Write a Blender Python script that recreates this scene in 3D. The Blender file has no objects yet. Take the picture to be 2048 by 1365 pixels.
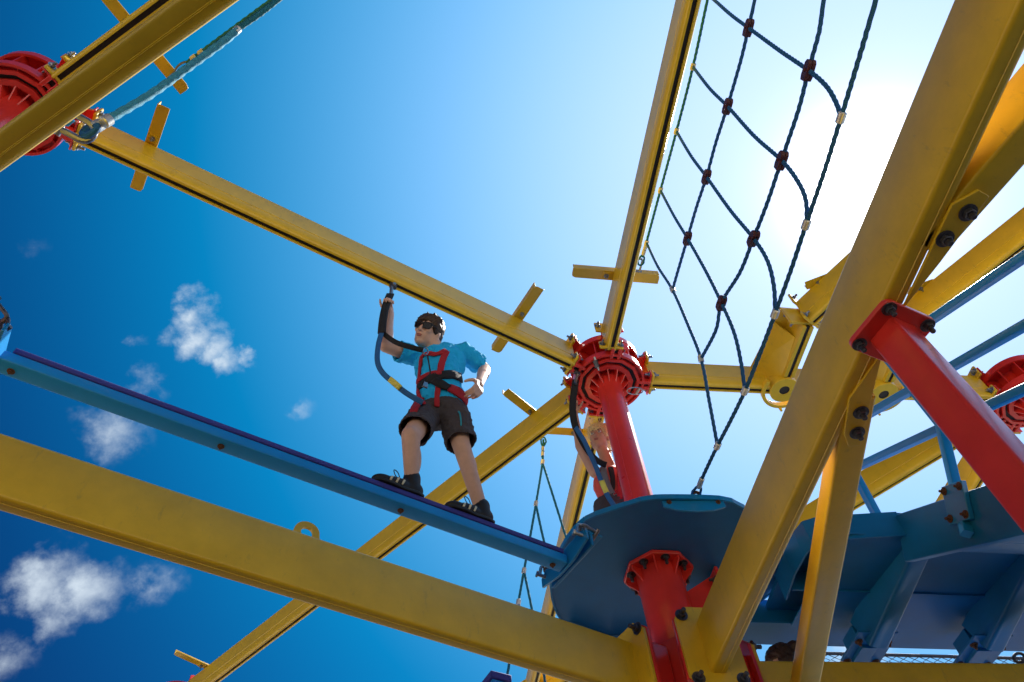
import bpy, bmesh, math, random
from mathutils import Vector, Matrix
import numpy as np
random.seed(7)
R_ = math.radians
scene = bpy.context.scene
# ------------------------------------------------------------------ camera
F_PX = 1500.0
CR = np.array([[0.99204853, -0.11536407, -0.0503075],
               [0.0682479, 0.82896077, -0.55512725],
               [0.10574469, 0.54727979, 0.83024267]])      # right, down, forward (camera stands at the origin)
GROUND = -1.6
cd = bpy.data.cameras.new('camera'); co = bpy.data.objects.new('camera', cd)
scene.collection.objects.link(co)
cd.sensor_width = 36.0; cd.lens = F_PX / 2048 * 36.0; cd.clip_start = 0.05; cd.clip_end = 3000
co.matrix_world = Matrix(((CR[0][0], -CR[1][0], -CR[2][0], 0), (CR[0][1], -CR[1][1], -CR[2][1], 0),
                          (CR[0][2], -CR[1][2], -CR[2][2], 0), (0, 0, 0, 1)))
scene.camera = co
# ------------------------------------------------------------------ sun and sky
SUN = Vector((0.5023, 0.2841, 0.8167)).normalized()
SUN_EL = math.asin(SUN.z); SUN_AZ = math.atan2(SUN.x, SUN.y)
scene.view_settings.view_transform = 'Standard'; scene.view_settings.look = 'None'
scene.view_settings.exposure = 1.15; scene.view_settings.gamma = 1.0
scene.view_settings.use_curve_mapping = False
sl = bpy.data.lights.new('sun', 'SUN'); sl.energy = 4.0; sl.angle = R_(0.53); sl.color = (1.0, 0.95, 0.86)
so = bpy.data.objects.new('sun', sl); scene.collection.objects.link(so)
so.rotation_euler = SUN.to_track_quat('Z', 'Y').to_euler()
w = bpy.data.worlds.new('World'); scene.world = w; w.use_nodes = True
nt = w.node_tree; N = nt.nodes; LK = nt.links
for n in list(N): N.remove(n)
def nd(t, **k):
    n = N.new(t)
    for a, b in k.items(): setattr(n, a, b)
    return n
def mth(op, a, b=None, clamp=False):
    n = nd('ShaderNodeMath', operation=op); n.use_clamp = clamp
    for i, v in enumerate((a, b)):
        if v is None: continue
        if isinstance(v, (int, float)): n.inputs[i].default_value = v
        else: LK.new(v, n.inputs[i])
    return n.outputs[0]
def vmth(op, a, b=None):
    n = nd('ShaderNodeVectorMath', operation=op)
    for i, v in enumerate((a, b)):
        if v is None: continue
        if isinstance(v, (tuple, list, Vector)): n.inputs[i].default_value = tuple(v)
        else: LK.new(v, n.inputs[i])
    return n.outputs['Value'] if op in ('DOT_PRODUCT', 'DISTANCE', 'LENGTH') else n.outputs[0]
tc = nd('ShaderNodeTexCoord'); D = vmth('NORMALIZE', tc.outputs['Generated'])
sky = nd('ShaderNodeTexSky', sky_type='NISHITA'); sky.sun_disc = False
sky.sun_elevation = SUN_EL; sky.sun_rotation = SUN_AZ
sky.air_density = 1.0; sky.dust_density = 0.6; sky.ozone_density = 4.0; sky.altitude = 0
LK.new(D, sky.inputs[0])
# clear deep-blue sky: Nishita base plus the aureole round the sun (forward scattering in humid sea air, bluer farther out)
SKY_S = 0.10
base = nd('ShaderNodeVectorMath', operation='MULTIPLY'); LK.new(sky.outputs[0], base.inputs[0]); base.inputs[1].default_value = (0.010, 0.045, 0.11)
dot = mth('MAXIMUM', vmth('DOT_PRODUCT', D, SUN), 0.0)
AUR = 10.0 / 2 ** scene.view_settings.exposure
cmb = nd('ShaderNodeCombineXYZ')
LK.new(mth('MAXIMUM', mth('SUBTRACT', mth('MULTIPLY', mth('POWER', dot, 8.0), 0.82 * AUR), 0.035 * AUR), 0.0), cmb.inputs[0])
LK.new(mth('MULTIPLY', mth('POWER', dot, 3.7), 0.94 * AUR), cmb.inputs[1])
LK.new(mth('MULTIPLY', mth('POWER', dot, 2.7), 1.38 * AUR), cmb.inputs[2])
c2 = nd('ShaderNodeVectorMath', operation='SCALE'); c2.inputs[0].default_value = (1.0, 0.98, 0.95)
LK.new(mth('ADD', mth('MULTIPLY', mth('POWER', dot, 260.0), 1.0 * AUR), mth('MULTIPLY', mth('POWER', dot, 900.0), 12.0 * AUR)), c2.inputs['Scale'])
skyc = vmth('ADD', vmth('ADD', base.outputs[0], cmb.outputs[0]), c2.outputs[0])
# small fair-weather clouds
nz = nd('ShaderNodeTexNoise'); nz.inputs['Scale'].default_value = 12.0; nz.inputs['Detail'].default_value = 9.0; nz.inputs['Roughness'].default_value = 0.62
LK.new(D, nz.inputs['Vector'])
nw = nd('ShaderNodeTexNoise'); nw.inputs['Scale'].default_value = 5.0; nw.inputs['Detail'].default_value = 6.0; LK.new(D, nw.inputs['Vector'])
nf = nd('ShaderNodeTexNoise'); nf.inputs['Scale'].default_value = 30.0; nf.inputs['Detail'].default_value = 8.0; nf.inputs['Roughness'].default_value = 0.6; LK.new(D, nf.inputs['Vector'])
warp = nd('ShaderNodeVectorMath', operation='SCALE'); LK.new(vmth('SUBTRACT', nw.outputs['Color'], (0.5, 0.5, 0.5)), warp.inputs[0]); warp.inputs['Scale'].default_value = 0.12
warp2 = nd('ShaderNodeVectorMath', operation='SCALE'); LK.new(vmth('SUBTRACT', nf.outputs['Color'], (0.5, 0.5, 0.5)), warp2.inputs[0]); warp2.inputs['Scale'].default_value = 0.045
DW = vmth('ADD', vmth('ADD', D, warp.outputs[0]), warp2.outputs[0])
def pdir(x, y):
    v = np.array([(x - 1024) / F_PX, (y - 682.5) / F_PX, 1.0]) @ CR
    return Vector(v / np.linalg.norm(v))
CLOUDS = [  # seen near pixel, radius, weight
    (372, 612, .015, .75), (392, 645, .022, .95), (415, 675, .022, 1.0), (450, 700, .02, .95), (485, 722, .018, .9), (522, 706, .012, .8), (345, 672, .014, .5), (300, 755, .020, .7), (340, 765, .016, .5), (245, 850, .03, .45), (195, 815, .02, .35),
    (282, 677, .013, .4), (595, 812, .016, .28), (115, 1145, .036, 1.0), (180, 1180, .036, 1.0), (130, 1225, .03, .8), (295, 1170, .028, .5), (55, 1290, .034, .45),
    (40, 490, .02, .15), (1690, 1312, .04, .95), (1610, 1318, .03, .8), (20, 1345, .03, .45),
    (-220, 950, .06, .8), (2350, 1250, .06, .9), (800, 1600, .07, .9)]
dens = None
for (x, y, r, wt) in CLOUDS:
    d = vmth('DISTANCE', DW, tuple(pdir(x, y)))
    k = mth('MULTIPLY', mth('SUBTRACT', 1.0, mth('DIVIDE', d, r * 1.5), clamp=True), wt)
    dens = k if dens is None else mth('MAXIMUM', dens, k)
soft = mth('MULTIPLY', dens, 5.0, clamp=True)
cl = mth('ADD', mth('MULTIPLY', dens, 0.95), mth('MULTIPLY', soft, mth('ADD', mth('MULTIPLY', mth('SUBTRACT', nz.outputs['Fac'], 0.5), 1.7), mth('MULTIPLY', mth('SUBTRACT', nf.outputs['Fac'], 0.55), 0.7))))
ramp = nd('ShaderNodeMapRange'); ramp.interpolation_type = 'SMOOTHSTEP'
LK.new(cl, ramp.inputs[0]); ramp.inputs[1].default_value = 0.06; ramp.inputs[2].default_value = 1.15; ramp.inputs[3].default_value = 0.0; ramp.inputs[4].default_value = 0.95
mix = nd('ShaderNodeMix', data_type='RGBA'); LK.new(ramp.outputs[0], mix.inputs['Factor']); LK.new(skyc, mix.inputs['A']); mix.inputs['B'].default_value = (.74 * AUR, .85 * AUR, .95 * AUR, 1)
bg = nd('ShaderNodeBackground'); bg.inputs['Strength'].default_value = SKY_S; LK.new(mix.outputs['Result'], bg.inputs['Color'])
wo = nd('ShaderNodeOutputWorld'); LK.new(bg.outputs[0], wo.inputs[0])

# ------------------------------------------------------------------ helpers
def ray(x, y): return Vector(np.array([(x - 1024) / F_PX, (y - 682.5) / F_PX, 1.0]) @ CR)
def onz(x, y, z): d = ray(x, y); return d * (z / d.z)
def onx(x, y, X): d = ray(x, y); return d * (X / d.x)
def ony(x, y, Y): d = ray(x, y); return d * (Y / d.y)
col = scene.collection
UP = Vector((0, 0, 1))
MATS = {}
def mat(name, colr, rough=0.4, metal=0.0, coat=0.0, var=0.12, nscale=6.0, bump=0.02, bscale=250.0, dirt=0.0):
    m = bpy.data.materials.new(name); m.use_nodes = True
    t = m.node_tree; n = t.nodes; l = t.links; b = n['Principled BSDF']
    b.inputs['Roughness'].default_value = rough; b.inputs['Metallic'].default_value = metal
    b.inputs['Coat Weight'].default_value = coat; b.inputs['Coat Roughness'].default_value = 0.15
    tc = n.new('ShaderNodeTexCoord')
    no = n.new('ShaderNodeTexNoise'); no.inputs['Scale'].default_value = nscale; no.inputs['Detail'].default_value = 6; no.inputs['Roughness'].default_value = 0.65
    l.new(tc.outputs['Object'], no.inputs['Vector'])
    mr = n.new('ShaderNodeMapRange'); l.new(no.outputs['Fac'], mr.inputs[0]); mr.inputs[1].default_value = .3; mr.inputs[2].default_value = .7
    mr.inputs[3].default_value = 1 - var; mr.inputs[4].default_value = 1 + var
    mx = n.new('ShaderNodeVectorMath'); mx.operation = 'SCALE'; mx.inputs[0].default_value = colr[:3]; l.new(mr.outputs[0], mx.inputs['Scale'])
    out = mx.outputs[0]
    if dirt > 0:
        n2 = n.new('ShaderNodeTexNoise'); n2.inputs['Scale'].default_value = 22; n2.inputs['Detail'].default_value = 8; n2.inputs['Roughness'].default_value = .75
        mp = n.new('ShaderNodeMapping'); mp.inputs['Scale'].default_value = (1, 1, .35); l.new(tc.outputs['Object'], mp.inputs[0]); l.new(mp.outputs[0], n2.inputs['Vector'])
        r2 = n.new('ShaderNodeMapRange'); l.new(n2.outputs['Fac'], r2.inputs[0]); r2.inputs[1].default_value = .58; r2.inputs[2].default_value = .75; r2.inputs[3].default_value = 0; r2.inputs[4].default_value = dirt
        mm = n.new('ShaderNodeMix'); mm.data_type = 'RGBA'; l.new(r2.outputs[0], mm.inputs['Factor']); l.new(out, mm.inputs['A']); mm.inputs['B'].default_value = (.12, .09, .06, 1)
        out = mm.outputs['Result']
        rr = n.new('ShaderNodeMapRange'); l.new(no.outputs['Fac'], rr.inputs[0]); rr.inputs[3].default_value = rough * .75; rr.inputs[4].default_value = rough * 1.3
        l.new(rr.outputs[0], b.inputs['Roughness'])
    if dirt > 0:
        n3 = n.new('ShaderNodeTexNoise'); n3.inputs['Scale'].default_value = 75; n3.inputs['Detail'].default_value = 10; n3.inputs['Roughness'].default_value = .8; l.new(tc.outputs['Object'], n3.inputs['Vector'])
        r3 = n.new('ShaderNodeMapRange'); l.new(n3.outputs['Fac'], r3.inputs[0]); r3.inputs[1].default_value = .69; r3.inputs[2].default_value = .72; r3.inputs[3].default_value = 0; r3.inputs[4].default_value = .75
        m3 = n.new('ShaderNodeMix'); m3.data_type = 'RGBA'; l.new(r3.outputs[0], m3.inputs['Factor']); l.new(out, m3.inputs['A']); m3.inputs['B'].default_value = (.16, .11, .08, 1); out = m3.outputs['Result']
    l.new(out, b.inputs['Base Color'])
    if bump > 0:
        nb = n.new('ShaderNodeTexNoise'); nb.inputs['Scale'].default_value = bscale; nb.inputs['Detail'].default_value = 3
        l.new(tc.outputs['Object'], nb.inputs['Vector'])
        bp = n.new('ShaderNodeBump'); bp.inputs['Strength'].default_value = min(1, bump * 10); bp.inputs['Distance'].default_value = 0.002
        l.new(nb.outputs['Fac'], bp.inputs['Height']); l.new(bp.outputs[0], b.inputs['Normal'])
    MATS[name] = m
    return m
mat('yellow', (0.78, 0.50, 0.018), 0.36, coat=.2, var=.09, bump=.015, dirt=.38)
mat('red', (0.78, 0.04, 0.028), 0.3, coat=.4, var=.08, bump=.012, dirt=.12)
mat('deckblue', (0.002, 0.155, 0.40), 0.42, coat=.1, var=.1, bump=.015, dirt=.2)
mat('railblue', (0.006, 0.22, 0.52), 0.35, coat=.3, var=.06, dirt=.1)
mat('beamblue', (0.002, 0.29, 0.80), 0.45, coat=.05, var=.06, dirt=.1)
mat('tread', (0.045, 0.05, 0.32), 0.7, var=.1, bump=.06)
mat('slot', (0.015, 0.012, 0.01), 0.6)
mat('steel', (0.32, 0.33, 0.36), 0.35, metal=.9, var=.2, nscale=40)
mat('darksteel', (0.10, 0.10, 0.115), 0.45, metal=.8, var=.3, nscale=40)
mat('rusty', (0.13, 0.055, 0.03), 0.75, metal=.3, var=.4, nscale=60)
mat('alu', (0.75, 0.74, 0.70), 0.35, metal=.6, var=.1)
mat('rope', (0.008, 0.10, 0.27), 0.75, var=.15, nscale=60, bump=.05)
mat('teal_rope', (0.008, 0.17, 0.24), 0.75, var=.15, nscale=60, bump=.05)
mat('sunlit_rope', (0.05, 0.32, 0.48), 0.7, var=.2, nscale=60, bump=.05)  # lighter copy of the rope blue, sunlight put into the colour
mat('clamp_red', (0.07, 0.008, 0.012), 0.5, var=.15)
mat('cream', (0.72, 0.66, 0.45), 0.5, var=.1)
mat('skin', (0.66, 0.40, 0.30), 0.5, var=.08, nscale=18, bump=.02, bscale=300)
mat('skin_tan', (0.62, 0.33, 0.22), 0.5, var=.08, nscale=18, bump=.02, bscale=300)
mat('lips', (0.40, 0.11, 0.10), 0.45)
mat('hair', (0.045, 0.022, 0.012), 0.5, var=.4, nscale=90, bump=.08, bscale=160)
mat('blonde', (0.82, 0.62, 0.28), 0.5, var=.3, nscale=90, bump=.08, bscale=160)
mat('shirt', (0.004, 0.48, 0.95), 0.85, var=.06, bump=.05, bscale=500)
mat('shorts', (0.062, 0.052, 0.06), 0.85, var=.1, bump=.05, bscale=500)
mat('piping', (0.02, 0.3, 0.42), 0.8)
mat('web_red', (0.42, 0.012, 0.025), 0.8, var=.1, bump=.08, bscale=600)
mat('web_black', (0.012, 0.012, 0.014), 0.8, var=.1, bump=.08, bscale=600)
mat('web_blue', (0.02, 0.13, 0.36), 0.75, var=.1, bump=.08, bscale=600)
mat('web_grey', (0.17, 0.18, 0.2), 0.8, var=.1)
mat('tag_yellow', (0.75, 0.68, 0.12), 0.6, var=.08)
mat('black', (0.012, 0.012, 0.014), 0.55, var=.15)
mat('lens', (0.006, 0.006, 0.008), 0.25, bump=0)
mat('white', (0.75, 0.74, 0.70), 0.5)
mat('coral', (0.75, 0.10, 0.08), 0.8, var=.08, bump=.05, bscale=500)
mat('ground', (0.55, 0.50, 0.42), 0.9, var=.2, nscale=.8, bump=.05, bscale=30)
mat('absorber_dark', (0.022, 0.021, 0.02), 0.9, var=.2, nscale=2, bump=.05, bscale=60)  # near-black for the added disc that swallows ground bounce
mat('wire', (0.06, 0.06, 0.065), 0.5, metal=.6)

def frame(axis, up=UP):
    z = Vector(axis).normalized(); u = Vector(up)
    if abs(z.dot(u.normalized())) > .98: u = Vector((0, 1, 0)) if abs(z.y) < .9 else Vector((1, 0, 0))
    x = u.cross(z).normalized(); y = z.cross(x)
    return x, y, z
class MB:
    def __init__(s): s.v = []; s.f = []
    def add(s, vs, fs):
        o = len(s.v); s.v += [Vector(p) for p in vs]; s.f += [tuple(i + o for i in q) for q in fs]; return s
    def box(s, c, x, y, z, sx, sy, sz):
        c, x, y, z = Vector(c), Vector(x) * sx / 2, Vector(y) * sy / 2, Vector(z) * sz / 2
        vs = [c + x * a + y * b + z * d for d in (-1, 1) for b in (-1, 1) for a in (-1, 1)]
        return s.add(vs, [(0, 2, 3, 1), (4, 5, 7, 6), (0, 1, 5, 4), (2, 6, 7, 3), (0, 4, 6, 2), (1, 3, 7, 5)])
    def abox(s, x0, x1, y0, y1, z0, z1):
        return s.box(((x0 + x1) / 2, (y0 + y1) / 2, (z0 + z1) / 2), (1, 0, 0), (0, 1, 0), (0, 0, 1), x1 - x0, y1 - y0, z1 - z0)
    def prism(s, prof, p0, p1, up=UP):
        p0, p1 = Vector(p0), Vector(p1); x, y, z = frame(p1 - p0, up); n = len(prof)
        vs = [p + x * a + y * b for p in (p0, p1) for a, b in prof]
        return s.add(vs, [tuple(range(n))[::-1], tuple(range(n, 2 * n))] + [(i, (i + 1) % n, n + (i + 1) % n, n + i) for i in range(n)])
    def plate(s, poly, th):   # 3-D outline, thickness vector
        n = len(poly); th = Vector(th); vs = [Vector(p) for p in poly] + [Vector(p) + th for p in poly]
        return s.add(vs, [tuple(range(n))[::-1], tuple(range(n, 2 * n))] + [(i, (i + 1) % n, n + (i + 1) % n, n + i) for i in range(n)])
    def ring(s, c, r0, r1, z0, z1, n=48, x=Vector((1, 0, 0)), y=Vector((0, 1, 0)), a0=0, a1=2 * math.pi, z=UP):
        full = abs(a1 - a0 - 2 * math.pi) < 1e-6; m = n if full else n + 1
        vs = []
        for i in range(m):
            a = a0 + (a1 - a0) * i / n; d = x * math.cos(a) + y * math.sin(a)
            for (r, h) in ((r0, z0), (r1, z0), (r1, z1), (r0, z1)): vs.append(Vector(c) + d * r + z * h)
        fs = []
        for i in range(n):
            j = (i + 1) % m
            for k in range(4): fs.append((4 * i + k, 4 * j + k, 4 * j + (k + 1) % 4, 4 * i + (k + 1) % 4))
        if not full: fs += [(0, 1, 2, 3), (4 * n + 3, 4 * n + 2, 4 * n + 1, 4 * n)]
        return s.add(vs, fs)
    def lathe(s, prof, c, axis=UP, n=32):   # (r, h) pairs from one end to the other, both on the axis or capped
        x, y, z = frame(axis); vs = []; m = len(prof)
        for i in range(n):
            a = 2 * math.pi * i / n; d = x * math.cos(a) + y * math.sin(a)
            vs += [Vector(c) + d * r + z * h for r, h in prof]
        fs = [(i * m + k, ((i + 1) % n) * m + k, ((i + 1) % n) * m + k + 1, i * m + k + 1) for i in range(n) for k in range(m - 1)]
        fs += [tuple(i * m for i in range(n))[::-1], tuple(i * m + m - 1 for i in range(n))]
        return s.add(vs, fs)
    def cyl(s, p0, p1, r0, r1=None, n=24):
        p0, p1 = Vector(p0), Vector(p1); r1 = r0 if r1 is None else r1
        return s.lathe([(r0, 0), (r1, (p1 - p0).length)], p0, p1 - p0, n)
    def tube(s, pts, r, n=10, twist=0.0, lobes=0, lobe=0.0, closed=False, flat=None):
        pts = [Vector(p) for p in pts]; m = len(pts); vs = []
        t0 = (pts[1] - pts[0]).normalized(); x, y, _ = frame(t0); L = 0.0
        for i, p in enumerate(pts):
            if closed: t = (pts[(i + 1) % m] - pts[i - 1]).normalized()
            else: t = (pts[min(i + 1, m - 1)] - pts[max(i - 1, 0)]).normalized()
            x = (x - t * x.dot(t)).normalized(); y = t.cross(x)
            if i: L += (p - pts[i - 1]).length
            rr = r[i] if isinstance(r, (list, tuple)) else r
            for k in range(n):
                a = 2 * math.pi * k / n
                q = rr * (1 + lobe * math.cos(lobes * (a - twist * L))) if lobes else rr
                vs.append(p + (x * math.cos(a) + y * math.sin(a)) * q)
        fs = [(i * n + k, i * n + (k + 1) % n, ((i + 1) % m) * n + (k + 1) % n, ((i + 1) % m) * n + k) for i in range(m if closed else m - 1) for k in range(n)]
        if not closed: fs += [tuple(range(n))[::-1], tuple(range((m - 1) * n, m * n))]
        return s.add(vs, fs)
    def build(s, name, m, parent=None, smooth=30, bevel=0):
        o0 = parent_origin(parent)
        me = bpy.data.meshes.new(name); me.from_pydata([tuple(p - o0) for p in s.v], [], s.f)
        b = bmesh.new(); b.from_mesh(me); bmesh.ops.recalc_face_normals(b, faces=b.faces); b.to_mesh(me); b.free()
        if smooth:
            me.polygons.foreach_set('use_smooth', [True] * len(me.polygons)); me.set_sharp_from_angle(angle=R_(smooth))
        me.materials.append(MATS[m] if isinstance(m, str) else m)
        o = bpy.data.objects.new(name, me); col.objects.link(o)
        if parent is not None: o.parent = parent
        if bevel:
            bv = o.modifiers.new('bevel', 'BEVEL'); bv.width = bevel; bv.segments = 2; bv.limit_method = 'ANGLE'; bv.angle_limit = R_(40)
        return o
ORG = {}
def parent_origin(p):
    if p is None: return Vector((0, 0, 0))
    return ORG.get(p.name, Vector((0, 0, 0)))
def thing(name, label, cat, loc, group=None):
    o = bpy.data.objects.new(name, None); col.objects.link(o); o.location = loc; o.empty_display_size = .1
    o['label'] = label; o['category'] = cat
    if group: o['group'] = group
    ORG[o.name] = Vector(loc)
    return o
def pieces(mb):
    par = list(range(len(mb.v)))
    def find(i):
        while par[i] != i: par[i] = par[par[i]]; i = par[i]
        return i
    for f in mb.f:
        a = find(f[0])
        for i in f[1:]: par[find(i)] = a
    groups = {}
    for f in mb.f: groups.setdefault(find(f[0]), []).append(f)
    out = []
    for fs in groups.values():
        ids = sorted({i for f in fs for i in f}); mp = {i: k for k, i in enumerate(ids)}
        m = MB(); m.v = [mb.v[i] for i in ids]; m.f = [tuple(mp[i] for i in f) for f in fs]; out.append(m)
    return out
def part(mb, name, m, parent, keep=False, **k):
    first = None
    for q in ([mb] if keep else pieces(mb)):      # every separate piece is a part of its own
        o = q.build(name, m, parent, **k); ORG[o.name] = parent_origin(parent); first = first or o
    return first
def tag(o, label, cat, group=None):
    o['label'] = label; o['category'] = cat
    if group: o['group'] = group
    return o
def clone(o, parent, off=Vector((0, 0, 0))):
    c = o.copy(); col.objects.link(c); c.parent = parent
    ORG[c.name] = parent_origin(o)
    for ch in list(o.children): clone(ch, c)
    return c
# bolts share meshes per size
BM = {}
def bolt(parent, p, n, r=0.016, m='steel', length=0.022):
    key = (round(r, 4), round(length, 4), m)
    if key not in BM:
        b = MB(); b.lathe([(r * 1.55, 0), (r * 1.55, r * .25)], (0, 0, 0), UP, 16)
        b.lathe([(r, r * .25), (r, r * .95), (r * .85, r * 1.1)], (0, 0, 0), UP, 6)
        b.lathe([(r * .55, r * 1.1), (r * .55, r * 1.1 + length), (r * .4, r * 1.1 + length + .003)], (0, 0, 0), UP, 10)
        me = bpy.data.meshes.new('bolt'); me.from_pydata([tuple(q) for q in b.v], [], b.f)
        bb = bmesh.new(); bb.from_mesh(me); bmesh.ops.recalc_face_normals(bb, faces=bb.faces); bb.to_mesh(me); bb.free()
        me.polygons.foreach_set('use_smooth', [True] * len(me.polygons)); me.set_sharp_from_angle(angle=R_(30))
        me.materials.append(MATS[m]); BM[key] = me
    o = bpy.data.objects.new('bolt', BM[key]); col.objects.link(o); o.parent = parent
    q = Vector(n).to_track_quat('Z', 'Y')
    o.matrix_local = Matrix.Translation(Vector(p) - parent_origin(parent)) @ q.to_matrix().to_4x4() @ Matrix.Rotation(random.uniform(0, 1), 4, 'Z')
    return o
def rrect(w, h, r, n=3):
    out = []
    for (cx, cy, a0) in ((w / 2 - r, h / 2 - r, 0), (-w / 2 + r, h / 2 - r, 90), (-w / 2 + r, -h / 2 + r, 180), (w / 2 - r, -h / 2 + r, 270)):
        for i in range(n + 1):
            a = R_(a0 + 90 * i / n); out.append((cx + r * math.cos(a), cy + r * math.sin(a)))
    return out
def smoothpath(pts, step=0.02, closed=False):
    P = [Vector(p) for p in pts]; out = []
    n = len(P)
    for i in range(n - 1):
        p0 = P[max(i - 1, 0)]; p1 = P[i]; p2 = P[i + 1]; p3 = P[min(i + 2, n - 1)]
        k = max(2, int((p2 - p1).length / step))
        for j in range(k):
            t = j / k
            out.append(0.5 * ((2 * p1) + (p2 - p0) * t + (2 * p0 - 5 * p1 + 4 * p2 - p3) * t * t + (3 * p1 - p0 - 3 * p2 + p3) * t ** 3))
    out.append(P[-1]); return out
def rope_mb(mb, pts, r, step=None):
    pth = smoothpath(pts, step or r * 1.1)
    return mb.tube(pth, r, 12, twist=0.55 / r / 1.0, lobes=3, lobe=.14)
def shackle(parent, a, b, m='darksteel', r=0.009, w=0.03, name='shackle'):
    """bow shackle from a (pin end) to b (bow end)"""
    a, b = Vector(a), Vector(b); z = (b - a); L = z.length; z.normalize()
    side = z.cross(ray(1024, 682)).normalized(); mb = MB()
    pts = [a + side * w, a + side * w + z * L * .5]
    for i in range(9):
        t = math.pi * i / 8; pts.append(a + z * (L - w) + side * w * math.cos(t) + z * w * math.sin(t))
    pts += [a - side * w + z * L * .5, a - side * w]
    mb.tube(pts, r, 10); mb.cyl(a - side * (w + r * 2), a + side * (w + r * 2), r * 1.1, n=12)
    mb.lathe([(r * 1.9, 0), (r * 1.9, r * 1.2)], a + side * (w + r), side, 6)
    return part(mb, name, m, parent, keep=True)
def ferrule(parent, p, d, r=0.016, L=0.05, m='alu', name='ferrule'):
    d = Vector(d).normalized()
    mb = MB(); mb.lathe([(r * .7, -L / 2), (r, -L / 2 + .004), (r, L / 2 - .004), (r * .7, L / 2)], p, d, 14)
    return part(mb, name, m, parent)

# ------------------------------------------------------------------ ground
pad = MB(); pad.lathe([(15.0, GROUND), (15.0, GROUND + .006)], (0.5, 2.5, 0), UP, 64)  # unseen dark disc, added to cut ground bounce onto the lower beams and undersides
po_ = pad.build('bounce_absorber', 'absorber_dark', smooth=0); po_['kind'] = 'structure'
g = MB(); g.add([(-900, -900, GROUND), (900, -900, GROUND), (900, 900, GROUND), (-900, 900, GROUND)], [(0, 1, 2, 3)])
go = g.build('ground', 'ground', smooth=0); go['kind'] = 'structure'

# ------------------------------------------------------------------ lattice of the course
ZT = 5.0            # underside of the tracks
HT, WT = 0.30, 0.092
ZL0, ZL1, WL = 2.12, 2.42, 0.085
DECK = 3.05
TA = Vector((1.50, 3.66, 0))        # tower axis
dA = R_(66.25); dB = R_(-39.2); dC = R_(-0.5); dD = R_(91.3)
def dirv(a): return Vector((math.sin(a), math.cos(a), 0))
T2 = TA - dirv(dA) * 4.66
T3 = Vector((5.32, 3.56, 0))
TK = R_(127.0)

def track_beam(label, p0, d, s0, s1, plates=(True, True), group='yellow track beams', hw=WT / 2):
    """box rail with a slotted underside from s0 to s1 metres along d from p0"""
    d = Vector(d).normalized(); p0 = Vector((p0[0], p0[1], ZT)); a = p0 + d * s0; b = p0 + d * s1
    t = thing('track_beam', label, 'beam', a, group)
    h, wv, sl, sd = HT, hw, 0.016, 0.035
    prof = [(-wv + .006, h), (-wv, h - .006), (-wv, .112), (-wv + .004, .108), (-wv + .004, .1), (-wv, .096), (-wv, .03), (-wv + .012, .004), (-wv + .018, 0), (-sl, 0), (-sl, sd), (sl, sd), (sl, 0),
            (wv - .018, 0), (wv - .012, .004), (wv, .03), (wv, .096), (wv - .004, .1), (wv - .004, .108), (wv, .112), (wv, h - .006), (wv - .006, h)]
    part(MB().prism(prof, a, b), 'rail', 'yellow', t, smooth=35)
    part(MB().prism([(-sl + .001, sd - .02), (sl - .001, sd - .02), (sl - .001, sd - .002), (-sl + .001, sd - .002)], a, b), 'track_slot', 'slot', t)
    side = d.cross(UP)
    for e, on in ((0, plates[0]), (1, plates[1])):
        if not on: continue
        p = (a, b)[e]; dd = d if e == 0 else -d
        pl = MB(); pl.box(p + dd * .012 + UP * (h - .045 + .06), d, side, UP, .022, .20, .13)
        pl.box(p + dd * .012 + UP * .05, d, side, UP, .022, .20, .09)
        po = part(pl, 'end_plate', 'yellow', t, bevel=.008)
        for k in (-1, 1):
            bolt(po, p + dd * .024 + side * .078 * k + UP * (h + .02), dd, .017)
            bolt(po, p + dd * .024 + side * .078 * k + UP * .05, dd, .017)
    return t
def cross_bracket(beam, c, d, back, front, z=None, hole=True):
    """angle-iron arm across the top of a beam: c plan point on the beam axis, d arm direction (unit)"""
    z = ZT + HT + .002 if z is None else z
    c = Vector((c[0], c[1], 0)); d = Vector(d).normalized(); along = d.cross(UP)
    a = c - d * back; b = c + d * front; wdt, th, lg = .085, .008, .06
    mb = MB()
    # horizontal leaf with rounded free corners
    poly = []
    for (px, s) in ((a, -1), (b, 1)):
        pts = [px + along * (wdt / 2) * q for q in ((1, -1) if s > 0 else (-1, 1))]
        cc = [pts[0] - d * s * .03, pts[0] - along * 0, pts[1], pts[1] - d * s * .03]
        poly += [pts[0] - d * s * .03, pts[0] + (pts[1] - pts[0]) * .12 - d * s * .006, pts[0] + (pts[1] - pts[0]) * .35, pts[1]]
    mb.plate([Vector((p.x, p.y, z)) for p in poly], (0, 0, th))
    # upstand leaf
    e = along * (wdt / 2 - th / 2)
    mb.box((a + b) / 2 + e + UP * (z + lg / 2 + th), d, along, UP, (b - a).length - .01, th, lg)
    o = part(mb, 'cross_bracket', 'yellow', beam, bevel=.002)
    for s in (-1, 1):
        tab = MB(); q = c + d * s * (WT / 2 + .035) - along * .0
        tab.box(q + UP * (z - .006), d, along, UP, .06, .07, .009)
        part(tab, 'clip', 'yellow', o)
        bolt(o, q + UP * (z - .011), -UP, .013)
    return o
E_ = dirv(dC) * -1
beamA = track_beam('long yellow track beam above the man, running left from the near red hub', TA, -dirv(dA), .36, 4.30)
beamB = track_beam('yellow track beam crossing behind the man\'s legs, running down to the left', TA, dirv(dB), .36, 9.0, (True, False))
beamC = track_beam('yellow track beam running away behind the red post and the blue deck', TA, dirv(dC), .36, 14.0, (True, False))
beamD = track_beam('yellow track beam running right from the near hub to the round junctions', TA, dirv(dD), .36, 3.46)
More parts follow.
